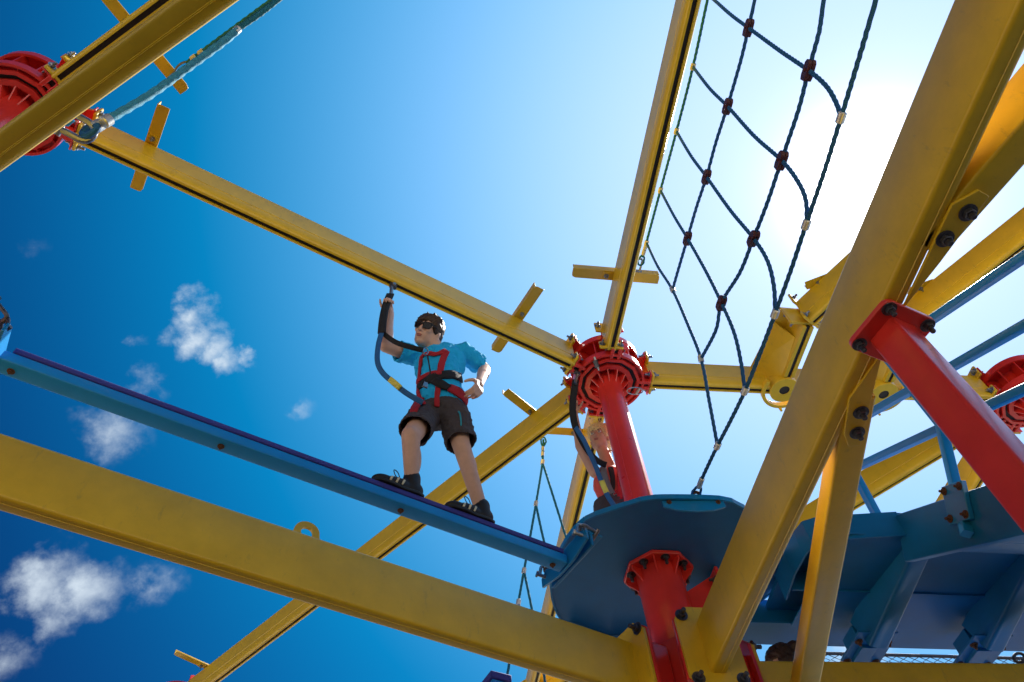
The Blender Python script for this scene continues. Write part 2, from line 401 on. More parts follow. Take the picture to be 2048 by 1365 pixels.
beamE = track_beam('yellow track beam coming straight overhead beside the rope net', TA + Vector((-.042, 0, 0)), E_, .34, 6.5, (True, False))
beamK = track_beam('dark yellow track beam above the corner hub at top left', T2, dirv(TK), .36, 5.0, (True, False))
beamH = track_beam('yellow track beam from the right-hand hub slanting down behind the stairs', T3, dirv(R_(-38.5)), .36, 8.0, (True, False))
beamI = track_beam('yellow track beam behind the stairs at the far right edge', T3, dirv(0), .36, 9.0, (True, False))
def at_on(px, z=ZT + HT): return onz(px[0], px[1], z)
def br(beam, c_px, d, back, front): cross_bracket(beam, onz(c_px[0], c_px[1], ZT + HT), d, back, front)
nA = Vector((dirv(dA).y, -dirv(dA).x, 0))     # towards the camera
nB = Vector((-dirv(dB).y, dirv(dB).x, 0))
br(beamA, (299, 297), nA, .36, .34); br(beamA, (1034, 642), nA, .36, .36)
br(beamE, (1232, 553), (1, 0, 0), .36, .36)
br(beamB, (1072, 832), -nB if nB.y > 0 else nB, .10, .40)
br(beamB, (415, 1336), -nB if nB.y > 0 else nB, .10, .42)
br(beamC, (1163, 866), (-1, 0, 0), .15, .36)
nK = Vector((dirv(TK).y, -dirv(TK).x, 0))
br(beamK, (272, 66), nK, .44, .44)

# ------------------------------------------------------------------ red hubs
def hub(label, c, ports, pairs=True):
    c = Vector((c[0], c[1], 0)); t = thing('track_hub', label, 'hub', c + UP * ZT, 'red hubs joining the track beams')
    X, Y = Vector((1, 0, 0)), Vector((0, 1, 0)); z0 = ZT
    rb = .30
    lower = MB(); lower.ring(c, .13, rb, z0 + .045, z0 + .06, 60); lower.ring(c, rb - .018, rb, z0 - .004, z0 + .045, 60)
    disc = part(lower, 'lower_disc', 'red', t)
    bands = MB()
    bands.ring(c, .165, .205, z0 - .012, z0 + .045, 12, a0=R_(15), a1=R_(375)); bands.ring(c, .238, .262, z0 - .012, z0 + .045, 12, a0=R_(15), a1=R_(375))
    part(bands, 'guide_ring', 'red', disc)
    gr = MB(); gr.ring(c, .205, .238, z0 + .02, z0 + .046, 12, a0=R_(15), a1=R_(375)); part(gr, 'track_groove', 'slot', disc)
    for k in range(12):
        a = R_(15 + 30 * k); d = Vector((math.cos(a), math.sin(a), 0)); sd = Vector((-d.y, d.x, 0))
        rbm = MB(); rbm.plate([c + d * .10 + UP * (z0 - .10) - sd * .004, c + d * .17 + UP * (z0 - .008) - sd * .004, c + d * .17 + UP * (z0 + .04) - sd * .004, c + d * .10 + UP * (z0 + .04) - sd * .004], sd * .008)
        rbm.plate([c + d * .26 + UP * (z0 + .005) - sd * .003, c + d * .285 + UP * (z0 + .005) - sd * .003, c + d * .285 + UP * (z0 + .05) - sd * .003, c + d * .26 + UP * (z0 + .05) - sd * .003], sd * .006)
        part(rbm, 'rib', 'red', disc)
    up = MB(); up.ring(c, .10, rb, z0 + .285, z0 + .30, 60); up.ring(c, rb - .018, rb, z0 + .24, z0 + .285, 60)
    upo = part(up, 'upper_disc', 'red', t)
    core = MB(); core.lathe([(.15, z0 + .05), (.15, z0 + .29)], c, UP, 40); core.lathe([(.10, z0 + .3), (.135, z0 + .301), (.12, z0 + .36), (.02, z0 + .37)], c, UP, 40)
    part(core, 'core', 'red', t)
    webs = MB()
    for k in range(12):
        a = R_(30 * k); d = Vector((math.cos(a), math.sin(a), 0)); sd = Vector((-d.y, d.x, 0))
        webs.box(c + d * .215 + UP * (z0 + .17), d, sd, UP, .14, .008, .225)
    part(webs, 'web', 'red', t)
    for a in ports:
        d = dirv(a); sd = Vector((d.y, -d.x, 0))
        po = MB()
        for s in (-1, 1):
            po.box(c + d * .305 + sd * s * (.018 + .012) + UP * (z0 + .018), d, sd, UP, .095, .026, .05)
        for zz in (z0 + .05, z0 + .32):
            po.plate([c + d * .345 + sd * .105 + UP * (zz - .045), c + d * .345 - sd * .105 + UP * (zz - .045), c + d * .345 - sd * .105 + UP * (zz + .03), c + d * .345 - sd * .07 + UP * (zz + .045), c + d * .345 + sd * .07 + UP * (zz + .045), c + d * .345 + sd * .105 + UP * (zz + .03)], d * .012)
            po.plate([c + d * .27 + sd * .07 + UP * (zz + .012 if zz < z0 + .2 else zz - .03), c + d * .346 + sd * .095 + UP * (zz + .012 if zz < z0 + .2 else zz - .03), c + d * .346 - sd * .095 + UP * (zz + .012 if zz < z0 + .2 else zz - .03), c + d * .27 - sd * .07 + UP * (zz + .012 if zz < z0 + .2 else zz - .03)], UP * .012)
        p_o = part(po, 'port', 'red', t, bevel=.004)
        sl = MB(); sl.box(c + d * .295 + UP * (z0 + .03), d, sd, UP, .115, .034, .02); part(sl, 'port_slot', 'slot', p_o)
        for s in (-1, 1):
            bolt(p_o, c + d * .344 + sd * s * .078 + UP * (z0 + .05), -d, .015); bolt(p_o, c + d * .344 + sd * s * .078 + UP * (z0 + .32), -d, .015)
    return t
hub1 = hub('red hub on top of the red post between the two climbers', TA, (dA + math.pi, dB, dC, dD, dC + math.pi))
hub2 = hub('red hub half hidden by a dark beam in the upper left corner', T2, (dA, TK, TK + math.pi))
hub3 = hub('red hub cut by the right edge of the picture', T3, (dD + math.pi, R_(-38.5), 0.0))
T4 = Vector(onz(345, 1440, ZT)); T4.z = 0
hub4 = hub('red hub just showing at the bottom edge, lower left', T4, (dB + math.pi, dA))
# small hardware hanging from the first hub
rg = thing('locking_ring', 'small steel locking ring hanging from the near hub', 'ring', onz(1273, 783, ZT - .03))
ring_pts = [onz(1262 + 16 * math.cos(t) + 8, 779 + 7 * math.sin(t) + 3, ZT - .05) for t in [i * 2 * math.pi / 18 for i in range(18)]]
part(MB().tube(ring_pts, .005, 8, closed=True), 'ring', 'steel', rg)
part(MB().cyl(onz(1272, 788, ZT - .05), onz(1279, 776, ZT - .05), .012, n=12), 'collar', 'steel', rg)
pinT = thing('track_stop', 'small steel track stop in the near hub', 'stop', onz(1193, 728, ZT))
part(MB().cyl(onz(1189, 715, ZT + .01), onz(1198, 742, ZT - .09), .012, .008, n=12), 'pin', 'steel', pinT)
part(MB().cyl(onz(1190, 722, ZT - .01), onz(1195, 736, ZT - .06), .02, n=12), 'sleeve', 'darksteel', pinT)

# ------------------------------------------------------------------ columns
def column(label, c, lower_flange=True):
    c = Vector((c[0], c[1], 0)); t = thing('support_column', label, 'column', c + UP * GROUND, 'red support columns')
    part(MB().lathe([(.103, DECK + .06), (.103, ZT - .10), (.103, ZT + .05)], c, UP, 48), 'upper_post', 'red', t)
    low = part(MB().lathe([(.140, 2.2), (.140, DECK - .02)], c, UP, 48), 'lower_post', 'red', t)
    seam = MB(); seam.tube([c + Vector((-.0735, -.0725, DECK + .1)), c + Vector((-.0735, -.0725, ZT - .12))], .004, 6); part(seam, 'weld_seam', 'red', t)
    # flange below the deck
    fl = MB(); poly = []
    for k in range(8):
        a = R_(22.5 + 45 * k); poly.append(c + Vector((math.cos(a) * .222, math.sin(a) * .222, DECK - .03)))
    fl.plate(poly, UP * .028); f_o = part(fl, 'flange', 'red', t, bevel=.006)
    for k in range(8):
        a = R_(45 * k); d = Vector((math.cos(a), math.sin(a), 0)); sd = Vector((-d.y, d.x, 0))
        if k % 1 == 0:
            q = MB(); a2 = a + R_(22.5); d2 = Vector((math.cos(a2), math.sin(a2), 0)); s2 = Vector((-d2.y, d2.x, 0))
            q.plate([c + d2 * .138 + UP * (DECK - .12) - s2 * .005, c + d2 * .205 + UP * (DECK - .05) - s2 * .005, c + d2 * .205 + UP * (DECK - .03) - s2 * .005, c + d2 * .138 + UP * (DECK - .03) - s2 * .005], s2 * .01)
            part(q, 'gusset', 'red', f_o)
        bolt(f_o, c + d * .176 + UP * (DECK - .03), -UP, .019, 'darksteel', .03)
    part(MB().lathe([(.17, GROUND + .02), (.17, 2.0)], c, UP, 48), 'base_post', 'red', t)
    bp = MB(); bp.box(c + UP * (GROUND + .015), (1, 0, 0), (0, 1, 0), UP, .6, .6, .03); part(bp, 'base_plate', 'red', t, bevel=.005)
    # node drum
    node = MB(); poly = []
    for k in range(8):
        a = R_(22.5 + 45 * k) ; poly.append((math.cos(a) * .20, math.sin(a) * .20))
    node.prism(poly, c + UP * 2.0, c + UP * 2.46, up=Vector((0, 1, 0))); part(node, 'node', 'red', t, bevel=.006)
    return t
col1 = column('red column carrying the blue deck and the near hub', TA)
col2 = column('red column outside the left edge, under the corner hub', T2)
col3 = column('red column outside the right edge, under the right-hand hub', T3)
col4 = column('distant red column below the lower left hub', T4)

# ------------------------------------------------------------------ lower frame beams
def frame_beam(label, c, d, s0, s1, ends=(True, True), bolts=True, wl=WL, z0=ZL0, z1=ZL1, name='frame_beam'):
    d = Vector(d).normalized(); c = Vector((c[0], c[1], 0)); a = c + d * s0; b = c + d * s1; side = d.cross(UP)
    t = thing(name, label, 'beam', a + UP * z0, 'lower yellow frame beams')
    hh = (z1 - z0)
    prof = [(x, y + (z0 + z1) / 2) for x, y in rrect(wl, hh, .018, 5)]
    part(MB().prism(prof, a, b), 'tube', 'yellow', t, smooth=40)
    weld = MB(); weld.tube([a + UP * (z0 + .0) - side * .01, b + UP * (z0 + .0) - side * .01], .003, 6); part(weld, 'weld_seam', 'yellow', t)
    for e in (0, 1):
        if not ends[e]: continue
        p = (a, b)[e]; dd = d if e == 0 else -d; m_ = (z0 + z1) / 2
        pl = MB(); hw, hz = .155, hh / 2 + .085
        out = [(-hw, -hz + .07), (-hw + .07, -hz), (hw - .07, -hz), (hw, -hz + .07), (hw, hz - .07), (hw - .07, hz), (-hw + .07, hz), (-hw, hz - .07)]
        pl.plate([p + side * x + UP * (m_ + y) for x, y in out], dd * .02); po = part(pl, 'end_plate', 'yellow', t, bevel=.003)
        rd = MB(); rd.plate([p + side * x * 1.03 + UP * (m_ + y * 1.03) - dd * .022 for x, y in out], dd * .02); part(rd, 'backing_plate', 'red', po, bevel=.003)
        ct = MB(); ct.box(p - dd * .10 + UP * m_, d, side, UP, .16, .2, hh * .95); part(ct, 'socket', 'red', po, bevel=.01)
        for sx in (-1, 1):
            gs = MB(); gs.plate([p + dd * .02 + side * sx * .05 + UP * (m_ - hh * .42), p + dd * .02 + side * sx * .135 + UP * (m_ - hh * .42), p + dd * .02 + side * sx * .135 + UP * (m_ + hh * .42), p + dd * .02 + side * sx * .05 + UP * (m_ + hh * .42)], dd * .012)
            if bolts:
                for sy in (-1, 1):
                    bolt(po, p + dd * .02 + side * sx * .115 + UP * (m_ + sy * (hz - .055)), dd, .022, 'darksteel', .03)
    return t
low_beam = frame_beam('broad yellow frame beam crossing the lower left of the picture', TA, -dirv(dA), .36, 4.30)
eye = MB(); pc = onz(607, 1092, ZL1)
ang = dirv(dA)
out = []
for k in range(9):
    a = R_(180 - 22.5 * k); out.append((math.cos(a) * .055, .085 + math.sin(a) * .05))
out = [(-.06, -.01)] + out + [(.06, -.01)]
hole = [(math.cos(R_(360 * k / 16)) * .026, .085 + math.sin(R_(360 * k / 16)) * .024) for k in range(16)]
def eyelet(parent, p, d, s=1.0, m='yellow', name='lifting_eye', th=.016):
    d = Vector(d); n_ = d.cross(UP).normalized(); vs = []; K = 24; fs = []
    for k in range(K):
        a = 2 * math.pi * k / K
        for rr, off in ((.05, -1), (.05, 1), (.024, 1), (.024, -1)):
            y = .065 + math.sin(a) * rr; x = math.cos(a) * rr
            if rr > .04 and math.sin(a) < 0: y = min(y, .065 + math.sin(a) * .085); x = .055 * (1 if math.cos(a) > 0 else -1) if abs(math.cos(a)) > .3 else x
            vs.append(Vector(p) + d * x * s + UP * y * s + n_ * off * th / 2)
    for k in range(K):
        j = (k + 1) % K
        for q in range(4): fs.append((4 * k + q, 4 * j + q, 4 * j + (q + 1) % 4, 4 * k + (q + 1) % 4))
    return part(MB().add(vs, fs), name, m, parent)
eyelet(low_beam, Vector((pc.x, pc.y, ZL1 - .004)) + nA * .0, ang, 1.25)
pe = onz(712, 1118, ZT + HT); eyelet(beamB, pe, dirv(dB), .9)
beamG = frame_beam('big yellow frame beam rising past the sun on the right', TA + Vector((.022, 0, 0)), E_, .36, 5.2, (True, False))
low_right = frame_beam('dark yellow frame beam along the bottom right edge', TA, dirv(dD), .36, 3.5)
# dark beam passing close over the camera at top left, up to column 2
kc = onz(200, 155, ZL0); kd = dirv(R_(127.0))
low_K = frame_beam('shaded brown frame beam crossing the upper left corner close overhead', T2 + (Vector((kc.x, kc.y, 0)) - T2) - kd * (Vector((kc.x, kc.y, 0)) - T2).dot(kd), kd, .36, 6.0, (True, False))
# ------------------------------------------------------------------ secondary struts bolted to the big beam
def strut(label, a, b, wdt, hgt, zc, gx, gdir):
    a = Vector((a[0], a[1], zc)); b = Vector((b[0], b[1], zc)); d = (b - a).normalized(); side = d.cross(UP)
    t = thing('brace_tube', label, 'brace', a, 'yellow brace tubes bolted to the big beam')
    part(MB().prism(rrect(wdt, hgt, .012, 4), a, b), 'tube', 'yellow', t, smooth=40)
    cap = MB(); cap.box(a - d * .004, d, side, UP, .006, wdt - .01, hgt - .01); part(cap, 'end_cap', 'yellow', t)
    # gusset plate welded to the big beam
    gm = MB(); gp = [Vector((gx, a.y + gdir * .16, zc - .002)), Vector((gx, a.y - gdir * .22, zc - .002)), a + d * .22 + side * (wdt * .2), a + d * .22 - side * wdt * .2, a - d * .02 - side * wdt * .45]
    hullc = sum(gp, Vector()) / len(gp); gp.sort(key=lambda p: math.atan2(p.y - hullc.y, p.x - hullc.x))
    zg = zc - hgt / 2 - .012
    gm.plate([Vector((p.x, p.y, zg)) for p in gp], UP * .012); go_ = part(gm, 'gusset', 'yellow', t, bevel=.002)
    for s in (.05, .15): bolt(go_, a + d * s - UP * (hgt / 2 + .012), -UP, .019, 'darksteel', .016)
    for s in (.06, .13):
        slm = MB(); slm.box(a + d * s + side * wdt * .5 * (1 if side.x > 0 else -1), d, side, UP, .04, .004, .012); part(slm, 'slot_mark', 'slot', t)
    return t
def midp(p, q, z): a = onz(*p, z); b = onz(*q, z); return (a + b) / 2
strut('slim yellow brace tube running down from the big beam to the bottom edge', midp((1693, 800), (1752, 800), 2.12), midp((1592, 1365), (1655, 1365), 2.12) + Vector((.02, .12, 0)), .115, .10, 2.17, 1.58, 1)
strut('yellow brace tube rising from the big beam to the upper right corner', Vector((1.59, .93, 0)), Vector((1.59 + .342 * 3, .93 - .94 * 3, 0)), .115, .18, 2.21, 1.58, -1)
# red square post under the big beam
rp = Vector((1.575, 1.245, 0))
rpost = thing('square_post', 'red square steel post with bolted top plate under the big beam', 'post', rp + UP * GROUND)
ax = Vector((math.cos(R_(18)), math.sin(R_(18)), 0)); ay = Vector((-ax.y, ax.x, 0))
pm = MB(); pm.prism(rrect(.116, .116, .012, 4), rp + UP * GROUND, rp + UP * (ZL0 - .028), up=ay); part(pm, 'tube', 'red', rpost, smooth=40)
pm = MB(); pm.plate([rp + ax * x + ay * y + UP * (ZL0 - .028) for x, y in rrect(.23, .21, .03, 4)], UP * .022); pp = part(pm, 'top_plate', 'red', rpost, bevel=.003)
for sx in (-1, 1):
    for sy in (-1, 1): bolt(pp, rp + ax * sx * .085 + ay * sy * .078 + UP * (ZL0 - .028), -UP, .0165, 'darksteel', .022)
pm = MB(); pm.box(rp + UP * (GROUND + .012), (1, 0, 0), (0, 1, 0), UP, .3, .3, .024); part(pm, 'base_plate', 'red', rpost)

# ------------------------------------------------------------------ blue deck round the column
dk = thing('deck', 'round-cornered blue steel deck on the red column', 'deck', TA + UP * DECK)
left_px = [(1140, 1262), (1116, 1228), (1104, 1190), (1105, 1155), (1118, 1115), (1140, 1075), (1172, 1042), (1215, 1025), (1262, 1010), (1312, 999)]
outl = [onz(x, y, DECK) for x, y in left_px] + [onz(1440, 1001, DECK), onz(1475, 1012, DECK), onz(1500, 1027, DECK), onz(1535, 1060, DECK), onz(1560, 1110, DECK), onz(1570, 1160, DECK)]
cx, cy = TA.x, TA.y
outl += [Vector((2.22, 3.95, DECK)), Vector((2.05, 4.25, DECK)), Vector((1.75, 4.4, DECK)), Vector((1.3, 4.4, DECK))]
outl = [q for q in smoothpath(outl + [outl[0]], .05)[:-1]]
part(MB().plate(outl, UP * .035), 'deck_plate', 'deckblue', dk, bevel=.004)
rim = MB()
pts = outl + [outl[0]]
for p, q in zip(pts[:-1], pts[1:]):
    d = (q - p).normalized(); nn = Vector((d.y, -d.x, 0)); mid = (p + q) / 2
    if (mid - TA).dot(nn) < 0: nn = -nn
    rim.box(mid + nn * .004 + UP * .012, d, nn, UP, (q - p).length + .001, .012, .034)
part(rim, 'edge_rim', 'railblue', dk, keep=True)
# stiffener brackets with rusty bolts under the far side
for pa, pb in (((1150, 1248), (1212, 1272)), ((1232, 1272), (1305, 1268))):
    a, b = onz(*pa, DECK), onz(*pb, DECK); d = (b - a).normalized(); s = d.cross(UP)
    if s.y < 0: s = -s
    q = MB(); q.plate([a - UP * .012 - d * .04, b - UP * .012 + d * .04, b - UP * .012 + s * .16, a - UP * .012 + s * .16], UP * .012)
    q.plate([a - d * .04 - UP * .01 - s * .02, b + d * .04 - UP * .01 - s * .02, b - UP * .01 - UP * .05, a - UP * .01 - UP * .05], s * .012)
    o = part(q, 'bracket', 'deckblue', dk)
    for k in range(4): bolt(o, a + (b - a) * (.08 + .28 * k) + s * .05 - UP * .012, -UP, .018, 'rusty', .012)
# bolted lug for the net
la, lb = onz(1322, 1006, DECK - .004), onz(1446, 1006, DECK - .004)
la = onz(1322, 1004, DECK + .01); lb = onz(1444, 1004, DECK + .01); yv_ = Vector((0, -.022, 0))
lug = MB(); lug.plate([la + yv_, lb + yv_, lb + yv_ - UP * .06, lb * .8 + la * .2 + yv_ - UP * .085, (la + lb) / 2 + yv_ - UP * .095, lb * .2 + la * .8 + yv_ - UP * .085, la + yv_ - UP * .06], Vector((0, .014, 0)))
lo = part(lug, 'lug_plate', 'railblue', dk, bevel=.002)
for t_ in (.1, .9): bolt(lo, la * (1 - t_) + lb * t_ + yv_ - UP * .025, (0, -1, 0), .010, 'rusty', .004)
# flange wing of the column's bracket on the right
wing = thing('gusset_wing', 'red gusset wing bolted under the deck beside the column', 'bracket', TA + UP * 2.6)
wv_ = [TA + Vector((.13, .02, 0)) + UP * 2.70, TA + Vector((.34, .0, 0)) + UP * 2.78, TA + Vector((.34, .0, 0)) + UP * 3.03, TA + Vector((.13, .02, 0)) + UP * 2.90]
part(MB().plate(wv_, Vector((0, .03, 0))), 'web', 'red', wing)
wf = MB(); wf.box(TA + Vector((.35, .015, 2.86)), (1, 0, 0), (0, 1, 0), UP, .022, .2, .36); wfo = part(wf, 'flange', 'red', wing, bevel=.004)
for zz in (2.76, 2.96):
    bolt(wfo, TA + Vector((.339, -.05, zz)), (-1, 0, 0), .018, 'darksteel'); bolt(wfo, TA + Vector((.339, .08, zz)), (-1, 0, 0), .018, 'darksteel')

# ------------------------------------------------------------------ blue walking beam
ZB = 2.90
ca = onz(1128, 1104, ZB); cb = onz(30, 689, ZB)
cA0 = nA.dot(TA)   # plane of the walk
dW = dirv(dA); WB = 0.09
def on_walk(p): return p + nA * (cA0 - nA.dot(p))
pa_ = on_walk(ca) ; pb_ = on_walk(cb) - dW * .02
wb = thing('balance_beam', 'long blue balance beam with violet tread under the man', 'beam', pb_)
part(MB().prism([(x, y + ZB - .032 - .031) for x, y in rrect(WB, .062, .008, 4)], Vector((pb_.x, pb_.y, 0)), Vector((pa_.x, pa_.y, 0))), 'tube', 'beamblue', wb, smooth=40)
part(MB().prism([(x, y + ZB - .0155) for x, y in rrect(WB + .010, .031, .005, 3)], Vector((pb_.x, pb_.y, 0)) + dW * .03, Vector((pa_.x, pa_.y, 0)) - dW * .02), 'tread', 'tread', wb, smooth=40)
for px in ((442, 893), (798, 1026), (1098, 1138), (22, 743)):
    q = onz(px[0], px[1], ZB - .095); bolt(wb, on_walk(q) - nA * .005, -UP, .011, 'rusty', .005)
# hinged end plates and shackles
def end_plate(parent, p, d, hw=.19, m='railblue', flip=1):
    s = nA; a = MB()
    a.plate([p + s * hw + UP * .03, p + s * (hw - .05) + UP * .06, p - s * (hw - .05) + UP * .06, p - s * hw + UP * .03, p - s * hw - UP * .03, p - s * .07 - UP * .07, p + s * .07 - UP * .07, p + s * hw - UP * .03], d * .014)
    return part(a, 'hinge_plate', m, parent, bevel=.003)
pr = Vector((pa_.x, pa_.y, ZB - .03)); epr = end_plate(wb, pr + dW * .01, dW, .24)
pl_ = Vector((pb_.x, pb_.y, ZB - .03)); epl = end_plate(wb, pl_ - dW * .03, dW, .17)
hp = MB(); hp.box(pr + dW * .07 + UP * .02, dW, nA, UP, .02, .42, .11); hpo = part(hp, 'lug_plate', 'railblue', dk, bevel=.004)
hp = MB(); hp.box(pr + dW * .10 + UP * .06, dW, nA, UP, .10, .42, .012); part(hp, 'lug_flange', 'railblue', dk, bevel=.003)
for s in (-1, 1):
    ch = thing('chain_link', 'grey steel shackles at the deck end of the balance beam, %s side' % ('near' if s > 0 else 'far'), 'shackle', pr + nA * s * .2)
    shackle(ch, pr + nA * s * .20 + UP * .02 - dW * .0, pr + nA * s * .20 + dW * .02 + UP * .10, 'steel', .010, .024)
    shackle(ch, pr + nA * s * .20 + dW * .10 + UP * .05, pr + nA * s * .19 + dW * .015 + UP * .09, 'steel', .010, .024)
    ch2 = thing('chain_link', 'rusty chain link at the left end of the balance beam, %s side' % ('near' if s > 0 else 'far'), 'shackle', pl_ + nA * s * .2)
    q0 = pl_ - dW * .03 + nA * s * .135
    shackle(ch2, q0 + UP * .01, q0 + UP * .085 - dW * .03, 'darksteel', .009, .018)
    shackle(ch2, q0 + UP * .15 - dW * .12, q0 + UP * .075 - dW * .025, 'darksteel', .010, .022)

# ------------------------------------------------------------------ big rope net (hangs in one upright plane beside the overhead track)
NX = 1.60
net = thing('rope_net', 'big blue rope climbing net hanging between overhead beam and deck', 'net', onx(1395, 985, NX))
def netp(pts, dx=0): return [onx(x, y, NX) + Vector((dx, 0, 0)) for x, y in pts]
def ext(pts):  # carry the first rope beyond the frame
    a, b = pts[0], pts[1]; return [a + (a - b).normalized() * .9] + pts
RR = .0098
ropes = [('top_rope', 'teal_rope', [(1415, 0), (1386, 134), (1353, 263), (1321, 381), (1293, 485)], True),
         ('net_rope', 'rope', [(1510, 0), (1497, 56), (1482, 120), (1455, 213), (1432, 285), (1413, 354), (1393, 415), (1375, 477), (1358, 535), (1345, 580)], True),
         ('net_rope', 'rope', [(1648, 0), (1638, 65), (1617, 141), (1597, 220), (1563, 321), (1535, 405), (1507, 477), (1480, 545), (1443, 606), (1432, 660), (1402, 718)], True),
         ('foot_rope', 'rope', [(1752, 0), (1720, 110), (1682, 236), (1648, 345), (1612, 450), (1582, 540), (1550, 628), (1521, 705), (1490, 782), (1462, 840), (1435, 892), (1412, 940), (1402, 962)], True),
         ('net_rope', 'rope', [(1428, 0), (1462, 30), (1497, 56), (1560, 102), (1617, 141), (1652, 172), (1672, 205), (1682, 236)], True),
         ('net_rope', 'rope', [(1386, 134), (1420, 178), (1455, 213), (1508, 272), (1563, 321), (1595, 362), (1612, 402), (1613, 450)], False),
         ('net_rope', 'rope', [(1353, 263), (1382, 312), (1413, 354), (1460, 420), (1507, 477), (1535, 522), (1548, 575), (1550, 628)], False),
         ('net_rope', 'rope', [(1321, 381), (1348, 432), (1375, 477), (1413, 545), (1443, 606), (1468, 665), (1482, 725), (1490, 782)], False),
         ('net_rope', 'rope', [(1293, 485), (1315, 532), (1345, 580), (1375, 648), (1402, 718), (1418, 800), (1435, 892)], False)]
for nm, m, pts, e in ropes:
    q = netp(pts); q = ext(q) if e else q
    part(rope_mb(MB(), q, RR), nm, m, net)
def clampblock(p, d):
    d = Vector(d).normalized(); x = Vector((1, 0, 0)); y = d.cross(x).normalized(); mb = MB()
    L, W, T = .092, .052, .036
    for sx in (-1, 1):
        prof = [(-W * .5, -L * .3), (-W * .36, -L * .5), (W * .36, -L * .5), (W * .5, -L * .25), (W * .44, L * .35), (W * .2, L * .5), (-W * .2, L * .5), (-W * .44, L * .35)]
        mb.plate([Vector(p) + y * a + d * b + x * (.001 if sx > 0 else -.001) for a, b in prof], x * sx * T / 2)
    mb.cyl(Vector(p) - x * .026, Vector(p) + x * .026, .008, n=8)
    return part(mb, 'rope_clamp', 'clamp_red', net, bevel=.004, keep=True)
for px, q in (((1497, 56), (1455, 213)), ((1455, 213), (1413, 354)), ((1413, 354), (1375, 477)), ((1375, 477), (1345, 580)), ((1617, 141), (1563, 321)), ((1563, 321), (1507, 477)), ((1507, 477), (1443, 606)), ((1443, 606), (1402, 718))):
    clampblock(onx(*px, NX), onx(*px, NX) - onx(*q, NX))
for px, q in (((1386, 134), (1353, 263)), ((1353, 263), (1321, 381)), ((1321, 381), (1293, 485)), ((1293, 487), (1280, 540))):
    ferrule(net, onx(*px, NX), onx(*px, NX) - onx(*q, NX), .018, .045, 'cream')
for px, q in (((1682, 236), (1612, 450)), ((1612, 450), (1550, 628)), ((1550, 628), (1490, 782)), ((1490, 782), (1435, 892)), ((1435, 892), (1402, 962)), ((1345, 580), (1375, 648)), ((1402, 718), (1418, 800))):
    ferrule(net, onx(*px, NX), onx(*px, NX) - onx(*q, NX), .018, .048, 'alu')
# eye splices at both anchor points
def eye_splice(parent, p_rope, p_pin, m_rope, r=RR, twof=True, fm='alu'):
    p_rope, p_pin = Vector(p_rope), Vector(p_pin); d = (p_pin - p_rope); L = d.length; d.normalize()
    part(rope_mb(MB(), [p_rope, p_rope + d * (L - .08)], r * 1.15), 'splice', m_rope, parent)
    s = d.cross(ray(1024, 682)).normalized(); c = p_rope + d * (L - .045); pts = []
    for k in range(17):
        t = 2 * math.pi * k / 16; pts.append(c - d * math.cos(t) * .05 + s * math.sin(t) * (.026 if math.cos(t) < 0 else .02))
    part(MB().tube(pts[:-1], r * .8, 8, closed=True), 'eye', m_rope, parent)
    for f in ((.25, .65) if twof else (.5,)): ferrule(parent, p_rope + d * (L - .08) * f, d, r * 1.6, .05, fm)
eye_splice(net, onx(1293, 487, NX), onx(1280, 530, NX), 'teal_rope', fm='cream'); eye_splice(net, onx(1404, 958, NX), onx(1390, 995, NX), 'rope')
s1 = thing('shackle', 'grey steel shackle on the overhead bracket at the net corner', 'shackle', onx(1277, 535, NX)); shackle(s1, onx(1274, 542, NX), onx(1281, 518, NX), 'steel', .009, .02)
s2 = thing('shackle', 'weathered steel shackle holding the net to the deck lug', 'shackle', onx(1390, 1000, NX)); shackle(s2, onx(1388, 1008, NX), onx(1393, 985, NX), 'rusty', .010, .022)

# ------------------------------------------------------------------ rope in the upper left and its plate
zr0, zr1 = 2.62, 3.25
def rp_(x, y, t): return onz(x, y, zr0 + (zr1 - zr0) * t)
rl = thing('guy_rope', 'bright blue rope stretched from the shackle in the upper left', 'rope', rp_(205, 243, 0))
part(rope_mb(MB(), [rp_(212, 242, .03), rp_(300, 190, .35), rp_(380, 133, .65), rp_(450, 82, .9), rp_(474, 61, 1)], .0145), 'sheathed_rope', 'sunlit_rope', rl)
part(rope_mb(MB(), [rp_(474, 61, 1), rp_(520, 30, 1.15), rp_(565, -5, 1.3), rp_(640, -60, 1.6)], .009), 'thin_rope', 'teal_rope', rl)
ferrule(rl, rp_(474, 61, 1), rp_(474, 61, 1) - rp_(450, 82, .9), .015, .03, 'alu')
for x, y in ((213, 242), (196, 252)): ferrule(rl, rp_(x, y, .03), rp_(300, 190, .35) - rp_(205, 246, 0), .021, .036, 'alu')
cpt = rp_(180, 262, 0); dd = (rp_(205, 246, 0) - rp_(180, 262, 0)).normalized(); ss = dd.cross(ray(180, 262)).normalized()
part(MB().tube([cpt + dd * math.cos(2 * math.pi * k / 16) * .034 + ray(180, 262).normalized() * math.sin(2 * math.pi * k / 16) * .026 + ss * math.sin(2 * math.pi * k / 16) * .010 for k in range(16)], .012, 8, closed=True), 'eye', 'rope', rl)
sh = thing('shackle', 'heavy steel shackle on the small blue plate in the upper left', 'shackle', rp_(150, 258, 0)); shackle(sh, rp_(128, 240, 0), rp_(187, 272, 0), 'steel', .012, .034)
bpt = thing('anchor_plate', 'small blue anchor plate on the dark corner beam', 'plate', rp_(125, 240, 0))
ap = MB(); q = [rp_(*p, 0) for p in ((85, 225, ), (120, 222), (148, 244), (136, 254), (108, 245), (85, 240))]
ap.plate(q, UP * .012); ap.box(Vector((q[0].x, q[0].y, ZL1 + .09)), kd, kd.cross(UP), UP, .10, .05, .2); part(ap, 'plate', 'beamblue', bpt)
zc_ = ZT + HT
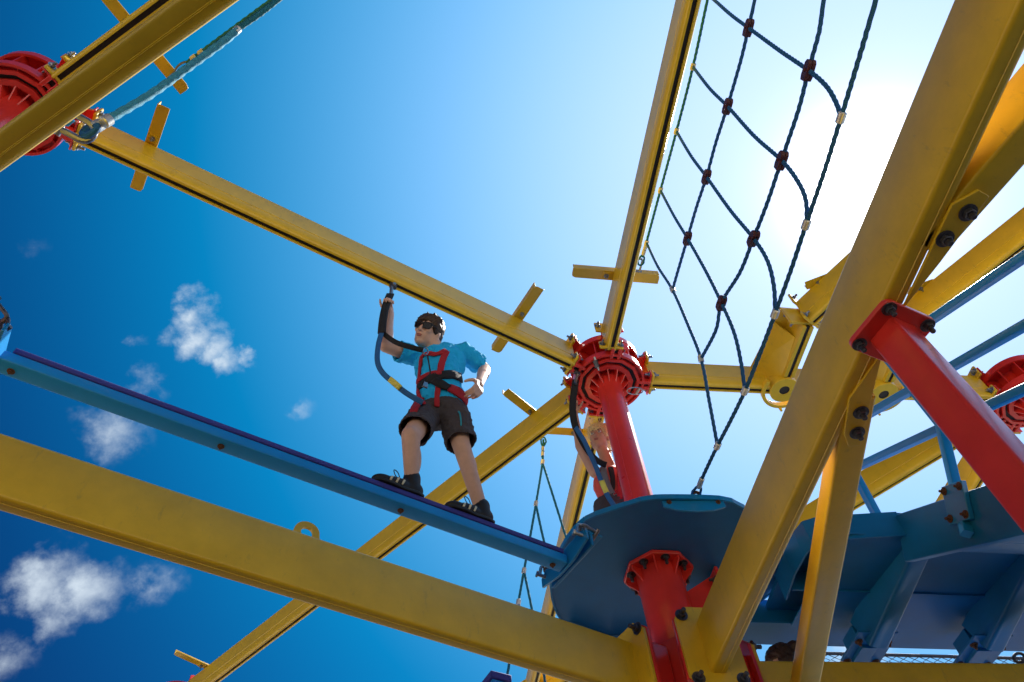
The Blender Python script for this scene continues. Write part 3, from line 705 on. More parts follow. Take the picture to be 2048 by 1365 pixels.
cr = thing('carabiner', 'steel carabiner hooked to the upper left bracket', 'carabiner', onz(350, 146, zc_))
pts = [onz(x, y, zc_) for x, y in ((346, 152), (352, 138), (362, 128), (374, 124), (380, 128), (374, 136), (362, 142), (352, 152))]
part(MB().tube(smoothpath(pts + [pts[0]], .01)[:-1], .008, 8, closed=True), 'link', 'steel', cr)
part(rope_mb(MB(), [onz(374, 127, zc_), onz(412, 98, zc_), onz(470, 55, zc_), onz(640, -70, zc_)], .014), 'rope', 'teal_rope', cr)
for x, y in ((388, 117), (403, 106)): ferrule(cr, onz(x, y, zc_), onz(412, 98, zc_) - onz(374, 127, zc_), .022, .045, 'cream')

# ------------------------------------------------------------------ far rope ladder hanging from the rear beam
FY = 4.55
fl_ = thing('rope_net', 'narrow far rope net hanging behind the balance beam end', 'net', ony(1087, 875, FY))
def fp(*pts): return [ony(x, y, FY + (y - 880) * .0012) for x, y in pts]
main = [(1087, 880), (1085, 925), (1072, 1008), (1048, 1142), (1037, 1205), (1030, 1250), (1018, 1330), (1008, 1390)]
part(rope_mb(MB(), fp(*main), .010, .02), 'edge_rope', 'teal_rope', fl_)
for br_ in ([(1085, 925), (1138, 1093), (1175, 1200)], [(1072, 1010), (1088, 1083), (1112, 1165), (1135, 1250), (1150, 1330)], [(1048, 1142), (1065, 1225), (1085, 1330), (1090, 1365)], [(1037, 1205), (1042, 1235), (1060, 1340)]):
    part(rope_mb(MB(), fp(*br_), .010, .02), 'net_rope', 'teal_rope', fl_)
for p, q in (((1085, 925), (1072, 1008)), ((1072, 1008), (1048, 1142)), ((1048, 1142), (1037, 1205)), ((1037, 1205), (1030, 1250))):
    a, b = fp(p, q); ferrule(fl_, a, a - b, .019, .05, 'alu')
eye_splice(fl_, fp((1085, 915))[0], fp((1087, 876))[0], 'teal_rope', .010)

# ------------------------------------------------------------------ junction castings and branch tracks on the right
def junction(label, cx_):
    """round switch boss on the right-hand track with an arm towards the branch beam"""
    c = Vector((cx_, TA.y - .02 - .023 * (cx_ - TA.x), 0)); t = thing('track_junction', label, 'junction', c + UP * ZT, 'yellow round track junctions')
    boss = MB(); boss.ring(c, .045, .125, ZT - .012, ZT + .06, 40); boss.lathe([(.12, ZT + .06), (.12, ZT + .3)], c, UP, 32); part(boss, 'boss', 'yellow', t, bevel=.004)
    part(MB().lathe([(.044, ZT - .004), (.044, ZT + .05)], c, UP, 24), 'bore', 'slot', t)
    rr = MB(); rr.ring(c, .165, .195, ZT - .012, ZT + .04, 40, a0=R_(-25), a1=R_(205)); part(rr, 'outer_guide', 'yellow', t, bevel=.003)
    arm = MB(); d = Vector((.0, -1, 0)); L = .64
    prof = [(-.16, .285), (-.16, .3), (.16, .3), (.16, .285), (.046, .26), (.046, 0), (.016, 0), (.016, .035), (-.016, .035), (-.016, 0), (-.046, 0), (-.046, .26)]
    arm.prism(prof, c + UP * ZT + d * .13, c + UP * ZT + d * L); part(arm, 'arm', 'yellow', t, bevel=.003)
    sl = MB(); sl.prism([(-.015, .012), (.015, .012), (.015, .033), (-.015, .033)], c + UP * ZT + d * .13, c + UP * ZT + d * L); part(sl, 'arm_slot', 'slot', t)
    fin = MB(); fin.plate([c + Vector((-.04, -.02, ZT + .02)), c + Vector((-.22, -.02, ZT + .28)), c + Vector((-.16, -.5, ZT + .285)), c + Vector((-.05, -.5, ZT + .06))], Vector((.012, 0, 0)))
    fin.plate([c + Vector((.04, -.02, ZT + .02)), c + Vector((.20, -.02, ZT + .28)), c + Vector((.16, -.5, ZT + .285)), c + Vector((.05, -.5, ZT + .06))], Vector((-.012, 0, 0)))
    part(fin, 'side_web', 'yellow', t)
    e = c + d * L
    pl = MB(); pl.box(e + UP * (ZT + .14) + d * .012, (1, 0, 0), (0, 1, 0), UP, .30, .024, .22); po = part(pl, 'end_plate', 'yellow', t, bevel=.006)
    for sx in (-1, 1):
        for zz in (.07, .22): bolt(po, e + Vector((sx * .115, .0, ZT + zz)), (0, 1, 0), .018, 'steel')
    nib = MB(); nib.cyl(c + Vector((.02, .19, ZT - .05)), c + Vector((.02, .19, ZT + .02)), .01, .016, 10); part(nib, 'stop_pin', 'yellow', t)
    return t, e
j1, e1 = junction('yellow round track junction nearest the rope net, left of the big beam', 3.03)
j2, e2 = junction('yellow round track junction behind the blue stair railing', 3.93)
F1 = track_beam('yellow branch track from the first junction towards the sun', e1, dirv(R_(150)), .03, 4.2, (True, False))
F2 = track_beam('yellow branch track from the second junction to the right edge', e2, dirv(R_(147)), .03, 4.2, (True, False))
D2 = track_beam('short yellow track between the junctions and the right-hand hub', T3, dirv(dD + math.pi), .36, 1.25, (True, False))
for b_, e_, px in ((F1, e1, (1588, 582)), (F2, e2, (1838, 590))):
    d = Vector((-.85, .5, 0)).normalized(); cross_bracket(b_, e_ + dirv(R_(150)) * .35, d, .05, .18)
roll = thing('guide_roller', 'yellow guide roller with black rim behind the stair railing', 'roller', onz(1886, 838, 5.1))
rc = onz(1886, 850, 5.1); rd_ = Vector((.85, -.5, 0)).normalized()
part(MB().lathe([(.10, -.03), (.10, .03)], rc, rd_, 32), 'wheel', 'yellow', roll); rm = MB(); x_, y_, z_ = frame(rd_)
part(MB().ring(rc, .10, .118, -.022, .022, 36, x=x_, y=y_, z=z_), 'tyre', 'black', roll)
# steel cable with clamps above the slanting track
cab = thing('steel_cable', 'thin grey safety cable clamped along the slanting track', 'cable', onz(1790, 905, 5.45))
cpts = [onz(1560, 1082, 5.42), onz(1640, 1015, 5.42), onz(1760, 935, 5.42), onz(1850, 872, 5.42), onz(1960, 800, 5.42)]
part(MB().tube(smoothpath(cpts, .1), .012, 8), 'cable', 'alu', cab)
for i, px in enumerate(((1632, 1020), (1766, 940))):
    p = onz(*px, 5.42)
    if i == 0: ferrule(cab, p, cpts[2] - cpts[1], .026, .16, 'alu', 'turnbuckle')
    else:
        q = MB(); q.box(p - UP * .07, (1, 0, 0), (0, 1, 0), UP, .05, .02, .18); part(q, 'cable_clamp', 'yellow', cab); bolt(cab, p - UP * .12, (0, -1, 0), .02, 'rusty')

# ------------------------------------------------------------------ blue stair, its landing and railing
SX = 2.79; RX = 3.05
sd = Vector((0, -math.cos(R_(32.3)), -math.sin(R_(32.3)))); s_up = Vector((0, -math.sin(R_(32.3)), math.cos(R_(32.3)))); P0 = Vector((SX, 3.02, 3.0))
stair = thing('steel_stair', 'dark blue steel stair coming down at the right with bolted railing posts', 'stair', Vector((SX, .0, GROUND)))
SL = 8.3
for X in (SX, SX + 1.15):
    mb = MB(); p = Vector((X, P0.y, P0.z))
    mb.plate([p, p + sd * SL, p + sd * SL - s_up * .27, p - s_up * .27], Vector((.06, 0, 0)))
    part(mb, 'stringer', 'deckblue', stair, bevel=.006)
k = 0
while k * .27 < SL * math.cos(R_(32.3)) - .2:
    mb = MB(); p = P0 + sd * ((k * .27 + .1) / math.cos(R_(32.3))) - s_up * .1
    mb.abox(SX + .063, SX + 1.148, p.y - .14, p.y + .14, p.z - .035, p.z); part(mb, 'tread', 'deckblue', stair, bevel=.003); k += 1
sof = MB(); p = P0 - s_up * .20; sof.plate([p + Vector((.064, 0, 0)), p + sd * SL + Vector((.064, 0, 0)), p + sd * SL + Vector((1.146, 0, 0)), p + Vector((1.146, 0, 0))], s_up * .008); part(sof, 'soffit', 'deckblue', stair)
# landing beside the deck
ld = thing('landing', 'dark blue steel landing between the deck and the stair', 'landing', Vector((2.3, 3.2, DECK)))
lpx = [(1556, 1160), (1572, 1110), (1592, 1072), (1608, 1052), (1640, 1042)]
lpts = [onz(x, y, 3.0) for x, y in lpx] + [Vector((SX + .02, 3.03, 3.0)), Vector((SX + 1.3, 3.03, 3.0)), Vector((SX + 1.6, 3.93, 3.0)), Vector((2.28, 3.93, 3.0))]
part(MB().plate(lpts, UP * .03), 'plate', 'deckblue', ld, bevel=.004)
fr = MB()
for p, q in zip(lpts[:5], lpts[1:6]):
    d = (q - p).normalized(); fr.box((p + q) / 2 + UP * -.06, d, d.cross(UP), UP, (q - p).length + .004, .012, .18)
part(fr, 'apron', 'deckblue', ld)
chn = MB(); chn.abox(1.95, 7.2, 3.93, 4.16, 2.90, 2.912); chn.abox(1.95, 7.2, 3.932, 3.944, 2.913, 3.08); chn.abox(1.95, 7.2, 4.146, 4.158, 2.913, 3.08); part(chn, 'edge_channel', 'deckblue', ld, bevel=.003)
back = MB(); back.abox(2.28, 7.2, 3.55, 3.56, 2.86, 3.0); part(back, 'cross_bearer', 'deckblue', ld)
sofp = MB(); sofp.abox(2.40, 7.2, 3.06, 3.925, 2.872, 2.884); part(sofp, 'underside_plate', 'deckblue', ld, bevel=.002)
pl2 = MB(); pl2.abox(SX + 1.62, 7.2, 3.2, 3.93, 3.002, 3.03); part(pl2, 'rear_plate', 'deckblue', ld)
for i, X in enumerate((2.86, 3.62, 4.38)):
    su = MB(); a = Vector((X, 3.35, 2.92)); b = Vector((X - .05, 3.80, 2.74))
    su.prism(rrect(.13, .24, .02, 3), a + Vector((.05, -.25, .02)), b, up=UP); o = part(su, 'bearer_arm', 'deckblue', ld, smooth=40)
    ft = MB(); ft.box(b + Vector((0, .05, -.05)), (1, 0, 0), (0, 1, 0), UP, .26, .30, .014); ft.box(b + Vector((-.02, .1, .0)), (1, 0, 0), (0, 1, 0), UP, .10, .16, .16)
    fo = part(ft, 'foot_plate', 'deckblue', o, bevel=.003)
    for sx in (-1, 1):
        for yy in (-.06, .14): bolt(fo, b + Vector((sx * .095, .05 + yy, -.058)), -UP, .016, 'rusty', .01)
# railing
rail = thing('stair_railing', 'bright blue tube railing of the stair with three sloping rails', 'railing', Vector((RX, 2.55, 2.7)))
def rail_line(px, name):
    p = onx(*px, RX)
    a = p + sd * 6.5; b = p - sd * 1.25
    part(MB().prism(rrect(.05, .05, .007, 3), b, a, up=s_up), name, 'railblue', rail, smooth=40)
    return p
nodes = [rail_line((1765, 707), 'top_rail'), rail_line((1830, 776), 'middle_rail'), rail_line((1882, 857), 'lower_rail')]
py_ = sum(p.y for p in nodes) / 3
for k, off in enumerate((0, 1.5, 3.0, -.85)):
    yv = py_ - off; dz = -off * math.tan(R_(32.3)); q = MB()
    top = Vector((RX, yv, nodes[0].z + dz + .02)); kink = Vector((RX, yv, nodes[2].z + dz)); foot = Vector((SX - .03, yv + .06, 2.50 + dz)) if off >= 0 else Vector((RX - .05, yv, 3.0))
    q.prism(rrect(.048, .048, .006, 3), kink, top, up=Vector((0, 1, 0))); q.prism(rrect(.05, .05, .006, 3), foot, kink + UP * .02, up=Vector((0, 1, 0)))
    po = part(q, 'post', 'railblue', rail, smooth=40)
    if off >= 0:
        cl_ = MB(); cl_.box(Vector((SX - .016, yv + .0, 2.66 + dz)), (1, 0, 0), sd, s_up, .03, .16, .2); cp = part(cl_, 'clamp_plate', 'railblue', po, bevel=.004)
        for a_ in (-1, 1):
            for b_ in (-1, 1): bolt(cp, Vector((SX - .032, yv, 2.66 + dz)) + sd * a_ * .06 + s_up * b_ * .072, (-1, 0, 0), .014, 'rusty', .012)
# chain link fence beyond the landing
FYF = 5.2
fence = thing('chain_link_fence', 'dark chain-link fence showing in the gap at the bottom right', 'fence', Vector((3.2, FYF, 1.6)))
wm = MB(); x0, x1, z0_, z1_ = 3.05, 6.2, 2.3, 3.55; stp = .10; i = 0
xx = x0
while xx < x1:
    for s in (1, -1):
        pts = []; z = z0_; n_ = 0
        while z <= z1_ + .001:
            pts.append(Vector((xx + (stp / 2 if (n_ % 2 == 0) == (s > 0) else -stp / 2) * .96, FYF + .004 * s, z))); z += stp * .5; n_ += 1
        wm.tube(pts, .0035, 5)
    xx += stp
wo_ = part(wm, 'wire_mesh', 'wire', fence, keep=True); wo_['kind'] = 'stuff'
for X in (3.05, 6.2): part(MB().cyl((X, FYF, 1.5), (X, FYF, 3.6), .024, n=14), 'post', 'darksteel', fence)
for Z in (2.3, 3.56): part(MB().cyl((x0, FYF, Z), (x1, FYF, Z), .014, n=10), 'rail', 'darksteel', fence)
chl = thing('chain_link', 'black chain link hanging before the fence', 'chain', ony(2040, 1315, 4.9))
part(MB().tube([ony(2038 + 11 * math.cos(t), 1316 + 9 * math.sin(t), 4.9) for t in [k * math.pi / 8 for k in range(16)]], .012, 8, closed=True), 'link', 'black', chl)
part(MB().tube([ony(2056 + 11 * math.cos(t), 1324 + 9 * math.sin(t), 4.88) for t in [k * math.pi / 8 for k in range(16)]], .012, 8, closed=True), 'link', 'black', chl)
# ------------------------------------------------------------------ people
def capsule(mb, p0, p1, r0, r1, n=14, caps=True):
    p0, p1 = Vector(p0), Vector(p1); L = (p1 - p0).length; prof = []
    for i in range(5): a = R_(90 - 22.5 * i); prof.append((max(r0 * math.cos(a), .0005), -r0 * math.sin(a)))
    for i in range(5): a = R_(22.5 * i); prof.append((max(r1 * math.cos(a), .0005), L + r1 * math.sin(a)))
    mb.lathe(prof, p0, p1 - p0, n)
def limb(mb, pts, rs):
    for a, b, ra, rb in zip(pts[:-1], pts[1:], rs[:-1], rs[1:]): capsule(mb, a, b, ra, rb)
def ellip(mb, c, x, y, z, rx, ry, rz, n=18, m=12):
    c = Vector(c); vs = []; fs = []
    for j in range(m + 1):
        t = math.pi * j / m; t = min(max(t, .01), math.pi - .01)
        for i in range(n):
            a = 2 * math.pi * i / n
            vs.append(c + x * (rx * math.sin(t) * math.cos(a)) + y * (ry * math.sin(t) * math.sin(a)) + z * (rz * math.cos(t)))
    for j in range(m):
        for i in range(n): fs.append((j * n + i, j * n + (i + 1) % n, (j + 1) * n + (i + 1) % n, (j + 1) * n + i))
    fs += [tuple(range(n))[::-1], tuple(range(m * n, m * n + n))]
    mb.add(vs, fs)
def hollow(mb, p0, p1, r0, r1, th=.014, depth=.10, n=28, flat=1.0, side=None, wob=0.0):
    """cloth tube from p0 (closed inside the garment) to its open hem at p1"""
    p0, p1 = Vector(p0), Vector(p1); d = (p1 - p0); L = d.length; d.normalize(); x, y, _ = frame(d)
    if side is not None: x = (side - d * side.dot(d)).normalized(); y = d.cross(x)
    prof = [(.002, 0), (r0, 0), ((r0 * 2 + r1) / 3, L * .33), ((r0 + 2 * r1) / 3, L * .66), (r1, L), (r1 - th, L), (r1 - th, L - depth), (.002, L - depth)]
    vs = []
    for i in range(n):
        a = 2 * math.pi * i / n; q = x * math.cos(a) + y * math.sin(a) * flat
        for r, h in prof: vs.append(p0 + q * r * (1 + wob * math.sin(3 * a + 1) * h / L) + d * h)
    m = len(prof)
    fs = [(i * m + k, ((i + 1) % n) * m + k, ((i + 1) % n) * m + k + 1, i * m + k + 1) for i in range(n) for k in range(m - 1)]
    fs += [tuple(i * m for i in range(n)), tuple(i * m + m - 1 for i in range(n))[::-1]]
    mb.add(vs, fs)
CT = bpy.data.textures.new('cloth_folds', 'CLOUDS'); CT.noise_scale = .07; CT.noise_depth = 2
CR2 = bpy.data.textures.new('cloth_creases', 'CLOUDS'); CR2.noise_scale = .03; CR2.noise_depth = 1; CR2.noise_type = 'HARD_NOISE'
HTX = bpy.data.textures.new('hair_locks', 'CLOUDS'); HTX.noise_scale = .022; HTX.noise_depth = 2
def organic(mb, name, m, parent, vox=.007, it=6, disp=0.0, tex=None):
    o = part(mb, name, m, parent, keep=True, smooth=0)
    r = o.modifiers.new('remesh', 'REMESH'); r.mode = 'VOXEL'; r.voxel_size = vox; r.use_smooth_shade = True
    s = o.modifiers.new('smooth', 'SMOOTH'); s.factor = .5; s.iterations = it
    if disp:
        d = o.modifiers.new('folds', 'DISPLACE'); d.texture = tex or CT; d.strength = disp; d.mid_level = .5; d.texture_coords = 'LOCAL'
        if tex is None:
            d = o.modifiers.new('creases', 'DISPLACE'); d.texture = CR2; d.strength = disp * .38; d.mid_level = .5; d.texture_coords = 'LOCAL'
    return o
def ribbon(pts, name, m, parent, width=.04, target=None, off=.006, th=.003, ref=None, step=.02):
    P = smoothpath(pts, step); mb = MB(); ref = ref or (-ray(1024, 682)).normalized(); n = len(P); vs = []
    for i, p in enumerate(P):
        t = (P[min(i + 1, n - 1)] - P[max(i - 1, 0)]).normalized(); s = t.cross(ref).normalized()
        for k in range(4): vs.append(p + s * width * (k / 3 - .5))
    mb.add(vs, [(i * 4 + k, i * 4 + k + 1, i * 4 + k + 5, i * 4 + k + 4) for i in range(n - 1) for k in range(3)])
    o = part(mb, name, m, parent, keep=True, smooth=60)
    if target is not None:
        s = o.modifiers.new('wrap', 'SHRINKWRAP'); s.target = target; s.offset = off; s.wrap_method = 'NEAREST_SURFACEPOINT'; s.wrap_mode = 'ABOVE_SURFACE'
        sm = o.modifiers.new('ease', 'SMOOTH'); sm.iterations = 3; sm.factor = .5
    sd_ = o.modifiers.new('thick', 'SOLIDIFY'); sd_.thickness = th; sd_.offset = 1
    return o
from mathutils.bvhtree import BVHTree
def bvh_of(*objs):
    bpy.context.view_layer.update(); dg = bpy.context.evaluated_depsgraph_get(); V = []; Fc = []
    for o in objs:
        ev = o.evaluated_get(dg); me = ev.to_mesh(); k = len(V); mw = o.matrix_world
        V += [mw @ v.co for v in me.vertices]; Fc += [tuple(i + k for i in p.vertices) for p in me.polygons]; ev.to_mesh_clear()
    return BVHTree.FromPolygons(V, Fc)
def ribbon_on(pts, bv, name, m, parent, width, off=.008, th=.004):
    """strap lying on a garment: path points are looked up on the garment's surface"""
    P = []; Nn = []
    px = smoothpath([Vector((x, y, 0)) for x, y in pts], 4.0)
    for q in px:
        h = bv.ray_cast(Vector((0, 0, 0)), ray(q.x, q.y).normalized())
        if h[0] is not None: P.append(h[0]); Nn.append(h[1])
    if len(P) < 3: return None
    for _ in range(2): P = [P[0]] + [(P[i - 1] + P[i] * 2 + P[i + 1]) / 4 for i in range(1, len(P) - 1)] + [P[-1]]
    n = len(P); vs = []
    for i in range(n):
        t = (P[min(i + 1, n - 1)] - P[max(i - 1, 0)]).normalized(); nn = sum(Nn[max(0, i - 2):i + 3], Vector()).normalized(); s_ = t.cross(nn).normalized()
        for k in range(5):
            q = P[i] + s_ * width * (k / 4 - .5); lo, no, _, _ = bv.find_nearest(q)
            d = (q + nn * off) ; e = lo + no * off
            vs.append(e * .75 + (P[i] + s_ * width * (k / 4 - .5) + nn * off) * .25)
    mb = MB(); mb.add(vs, [(i * 5 + k, i * 5 + k + 1, i * 5 + k + 6, i * 5 + k + 5) for i in range(n - 1) for k in range(4)])
    o = part(mb, name, m, parent, keep=True, smooth=70)
    sm = o.modifiers.new('ease', 'SMOOTH'); sm.iterations = 3; sm.factor = .4
    so2 = o.modifiers.new('thick', 'SOLIDIFY'); so2.thickness = th * 2; so2.offset = 0
    return o
def hand(mb, wrist, fdir, palm_n, s=1.0, curl=(70, 75, 80, 85), thumb_side=1, spread=.0, tcurl=30):
    """palm plus five separate fingers; fdir wrist to knuckles, palm_n out of the palm"""
    f = Vector(fdir).normalized(); n_ = Vector(palm_n); n_ = (n_ - f * n_.dot(f)).normalized(); side = f.cross(n_) * thumb_side
    w_ = Vector(wrist); kn = []
    for i in range(4):
        o = side * (.030 - .020 * i) * s
        k = w_ + f * (.088 - .004 * abs(i - 1.2)) * s + o; kn.append(k)
        capsule(mb, w_ + f * .02 * s + o * .7, k, .013 * s, .0105 * s, 10)
    capsule(mb, w_ - f * .02 * s, w_ + f * .03 * s, .024 * s, .024 * s, 12)
    LEN = (.042, .047, .044, .034)
    for i in range(4):
        p = kn[i]; a = 0; d = f + side * spread * (1.5 - i)
        d.normalize()
        for j, fr_ in enumerate((1.0, .66, .5)):
            a += R_(curl[i] * (.55, .75, .45)[j]); dd = d * math.cos(a) + n_ * math.sin(a)
            q = p + dd * LEN[i] * fr_ * s; capsule(mb, p, q, (.0098 - .001 * j) * s, (.0088 - .001 * j) * s, 9); p = q
    p = w_ + f * .03 * s + side * .026 * s
    d = (side * .75 + f * .75 + n_ * .25).normalized()
    for j, L in enumerate((.038, .032, .026)):
        q = p + d * L * s; capsule(mb, p, q, (.013 - .0015 * j) * s, (.0115 - .0015 * j) * s, 9); p = q
        d = (d + (n_ * math.sin(R_(tcurl)) + f * .25)).normalized()
def head_frame(look, up=UP):
    f = Vector(look).normalized(); r = f.cross(up).normalized(); u = r.cross(f); return f, r, u   # forward, subject's right, up
def head(mb, c, look, s=1.0, up=UP):
    f, r, u = head_frame(look, up); c = Vector(c)
    ellip(mb, c + u * .03 * s - f * .012 * s, f, r, u, .098 * s, .077 * s, .098 * s)
    ellip(mb, c - u * .035 * s + f * .018 * s, f, r, u, .072 * s, .062 * s, .082 * s)
    ellip(mb, c - u * .088 * s + f * .048 * s, f, r, u, .034 * s, .034 * s, .026 * s)     # chin
    for k in (-1, 1):
        ellip(mb, c - u * .062 * s + f * .008 * s + r * k * .044 * s, f, r, u, .042 * s, .022 * s, .034 * s)   # jaw
        ellip(mb, c - u * .012 * s + f * .062 * s + r * k * .038 * s, f, r, u, .022 * s, .024 * s, .022 * s)   # cheek
        ellip(mb, c - u * .008 * s - f * .008 * s + r * k * .078 * s, f, r, u, .020 * s, .009 * s, .032 * s)   # ear
        ellip(mb, c + u * .030 * s + f * .078 * s + r * k * .030 * s, f, r, u, .012 * s, .024 * s, .008 * s)   # brow
    capsule(mb, c + u * .018 * s + f * .082 * s, c - u * .022 * s + f * .104 * s, .009 * s, .013 * s, 10)       # nose
    for k in (-1, 1): ellip(mb, c - u * .027 * s + f * .092 * s + r * k * .011 * s, f, r, u, .010 * s, .008 * s, .007 * s)
    ellip(mb, c - u * .053 * s + f * .080 * s, f, r, u, .012 * s, .022 * s, .007 * s)
    ellip(mb, c - u * .064 * s + f * .078 * s, f, r, u, .012 * s, .019 * s, .007 * s)
def lips(c, look, parent, s=1.0, up=UP):
    f, r, u = head_frame(look, up); mb = MB(); c = Vector(c)
    ellip(mb, c - u * .0535 * s + f * .0855 * s, f, r, u, .0085 * s, .021 * s, .0045 * s, 14, 8); ellip(mb, c - u * .0625 * s + f * .0845 * s, f, r, u, .0085 * s, .018 * s, .005 * s, 14, 8)
    return part(mb, 'mouth', 'lips', parent, keep=True)
def eyes(c, look, parent, s=1.0, up=UP):
    f, r, u = head_frame(look, up); c = Vector(c)
    for k in (-1, 1):
        mb = MB(); e = c + u * .012 * s + f * .077 * s + r * k * .032 * s
        ellip(mb, e, f, r, u, .013 * s, .016 * s, .0085 * s, 12, 8); eo = part(mb, 'eye', 'white', parent)
        q_ = [c + u * (.030 + .004 * j) * s + f * (.088 - .003 * j * j) * s + r * k * (.018 + .014 * j) * s for j in (0, 1, 2)]
        part(MB().tube(q_, .0042 * s, 6), 'eyebrow', 'hair', parent)
        mb = MB(); ellip(mb, e + f * .009 * s, f, r, u, .0055 * s, .0065 * s, .0068 * s, 10, 6); part(mb, 'iris', 'hair', eo)
def hair_cap(mb, c, look, s=1.0, up=UP, fringe=True, long=0.0):
    f, r, u = head_frame(look, up); c = Vector(c)
    ellip(mb, c + u * .048 * s - f * .020 * s, f, r, u, .104 * s, .085 * s, .092 * s)
    ellip(mb, c + u * .0 * s - f * .055 * s, f, r, u, .062 * s, .078 * s, .085 * s)
    for k in (-1, 1): ellip(mb, c + u * .035 * s + r * k * .066 * s + f * .012 * s, f, r, u, .045 * s, .020 * s, .048 * s)
    if fringe:
        for k in range(7):
            a = (k - 3) / 3; p = c + u * .092 * s + f * (.060 - .03 * a * a) * s + r * a * .062 * s
            limb(mb, [p, p - u * .035 * s + f * (.030 - .012 * abs(a)) * s + r * .012 * s], [.020 * s, .011 * s])
        for k in range(14):
            a = random.uniform(0, 6.28); b = random.uniform(.2, 1.0)
            d = (u * b + f * math.cos(a) * .6 + r * math.sin(a) * .6).normalized(); p = c + u * .045 * s - f * .015 * s + d * .088 * s
            capsule(mb, p, p + d * .016 * s + f * .014 * s, .012 * s, .005 * s, 8)

# ---- the man on the balance beam
def J(x, y, off=0.0):
    d = ray(x, y); return d * ((cA0 + off) / nA.dot(d))
man = thing('person', 'man in turquoise T-shirt, dark shorts and sunglasses balancing on the blue beam', 'person', on_walk(J(885, 1015)) * 1.0)
ORG[man.name] = Vector(man.location)
MR_h, ML_h = J(856, 826, -.04), J(905, 823, .06)
MR_k, ML_k = J(822, 874, .10), J(922, 889, .06)
MR_a, ML_a = J(823, 966, .02), J(963, 1022, .02)
sR, sL = J(836, 716, -.05), J(925, 703, .13)
eR, eL = J(771, 693, -.02), J(970, 739, .07)
wR, wL = J(780, 628, -.01), J(959, 767, .27)
neck = J(878, 705, .05); chestc = J(880, 738, .04); pelv = (MR_h + ML_h) / 2; hc = J(856, 666, .10)
look = (-dW * .80 + nA * .58 - UP * .46).normalized()
hup = (UP + dW * .62 + nA * .1).normalized()
sax = (sL - sR).normalized(); tors_u = (neck - pelv).normalized(); tors_f = sax.cross(tors_u).normalized()
if tors_f.dot(nA) < 0: tors_f = -tors_f
sk = MB(); head(sk, hc, look, 1.06, hup)
limb(sk, [neck - tors_u * .04, hc - UP * .05 - look * .025], [.062, .055])
limb(sk, [sR, eR, wR], [.052, .043, .030]); capsule(sk, eR + (wR - eR) * .12, eR + (wR - eR) * .45, .046, .042)
limb(sk, [sL, eL, wL], [.052, .043, .030]); capsule(sk, eL + (wL - eL) * .12, eL + (wL - eL) * .45, .045, .042)
ellip(sk, chestc, sax, tors_f, tors_u, .155, .10, .22); capsule(sk, pelv + UP * .05, chestc, .12, .13)
limb(sk, [MR_h, MR_k, MR_a], [.085, .056, .038]); limb(sk, [ML_h, ML_k, ML_a], [.085, .056, .038])
for k_, a_ in ((MR_k, MR_a), (ML_k, ML_a)):
    dn = (a_ - k_).normalized(); bk = (look * -1 - dn * (-look).dot(dn)).normalized()
    ellip(sk, k_ + dn * .13 + bk * .018, bk, dn.cross(bk), dn, .05, .05, .12)
    ellip(sk, k_ - bk * .016, bk, dn.cross(bk), dn, .046, .05, .06)
    capsule(sk, a_, a_ + dn * .05 - bk * .0, .042, .045)
# right hand closes round the strap, left hand hangs half curled
hand(sk, wR, UP * .75 - dW * .35 + nA * .15, nA - dW * .2, 1.0, (105, 108, 110, 112), -1, 0, 60)
hand(sk, wL, (J(955, 795, .32) - wL), (-nA * .8 - dW * .5), 1.12, (50, 56, 64, 72), -1, 0)
organic(sk, 'body', 'skin', man, .0062, 3)
lips(hc, look, man, 1.06, hup)
hb = MB(); hair_cap(hb, hc, look, 1.06, hup); organic(hb, 'hair', 'hair', man, .005, 2, .012, HTX)
# sunglasses
f_, r_, u_ = head_frame(look, hup); g1 = MB()
for k in (-1, 1):
    c = hc + u_ * .014 + f_ * .106 + r_ * k * .036 - f_ * .004
    q = [c + r_ * a * .030 + u_ * b * .022 - f_ * abs(a + k * .6) * .010 for a, b in ((-.85, -.7), (-.5, -1), (.5, -1), (.85, -.7), (1, .2), (.9, .95), (-.9, .95), (-1, .2))]
    mb = MB(); mb.plate(q, f_ * .003); lo_ = part(mb, 'lens', 'lens', man)
    part(MB().tube(smoothpath(q + [q[0]], .008)[:-1], .0042, 6, closed=True), 'lens_rim', 'black', man)
    part(MB().tube([hc + u_ * .026 + f_ * .096 + r_ * k * .064, hc + u_ * .024 + f_ * .05 + r_ * k * .083, hc + u_ * .016 - f_ * .01 + r_ * k * .088], .0045, 6), 'temple', 'black', man)
part(MB().tube([hc + u_ * .020 + f_ * .106 - r_ * .010, hc + u_ * .020 + f_ * .106 + r_ * .010], .004, 6), 'bridge', 'black', man)
# T-shirt
ts = MB(); ellip(ts, chestc + tors_u * .03, sax, tors_f, tors_u, .180, .116, .21); capsule(ts, pelv + tors_u * .06, chestc, .138, .148, 20)
ellip(ts, pelv + tors_u * .09, sax, tors_f, tors_u, .172, .138, .15)
capsule(ts, sR, sL, .062, .062, 16); ellip(ts, neck - tors_u * .02, sax, tors_f, tors_u, .10, .085, .05)
for s_, e_ in ((sR, eR), (sL, eL)):
    d_ = (e_ - s_).normalized(); hollow(ts, s_ - d_ * .03, s_ + d_ * .17, .070, .075, .010, .06, wob=.05)
shirt = organic(ts, 'shirt', 'shirt', man, .007, 5, .022)
# shorts
st_ = MB(); ellip(st_, pelv - UP * .01, sax, tors_f, UP, .165, .130, .11)
for h_, k_ in ((MR_h, MR_k), (ML_h, ML_k)):
    d_ = (k_ - h_); hollow(st_, h_ - d_ * .02, h_ + d_ * (.80 if k_ is MR_k else .97), .100, .100, .010, .2, wob=.05)
shorts = organic(st_, 'shorts', 'shorts', man, .007, 4, .024)
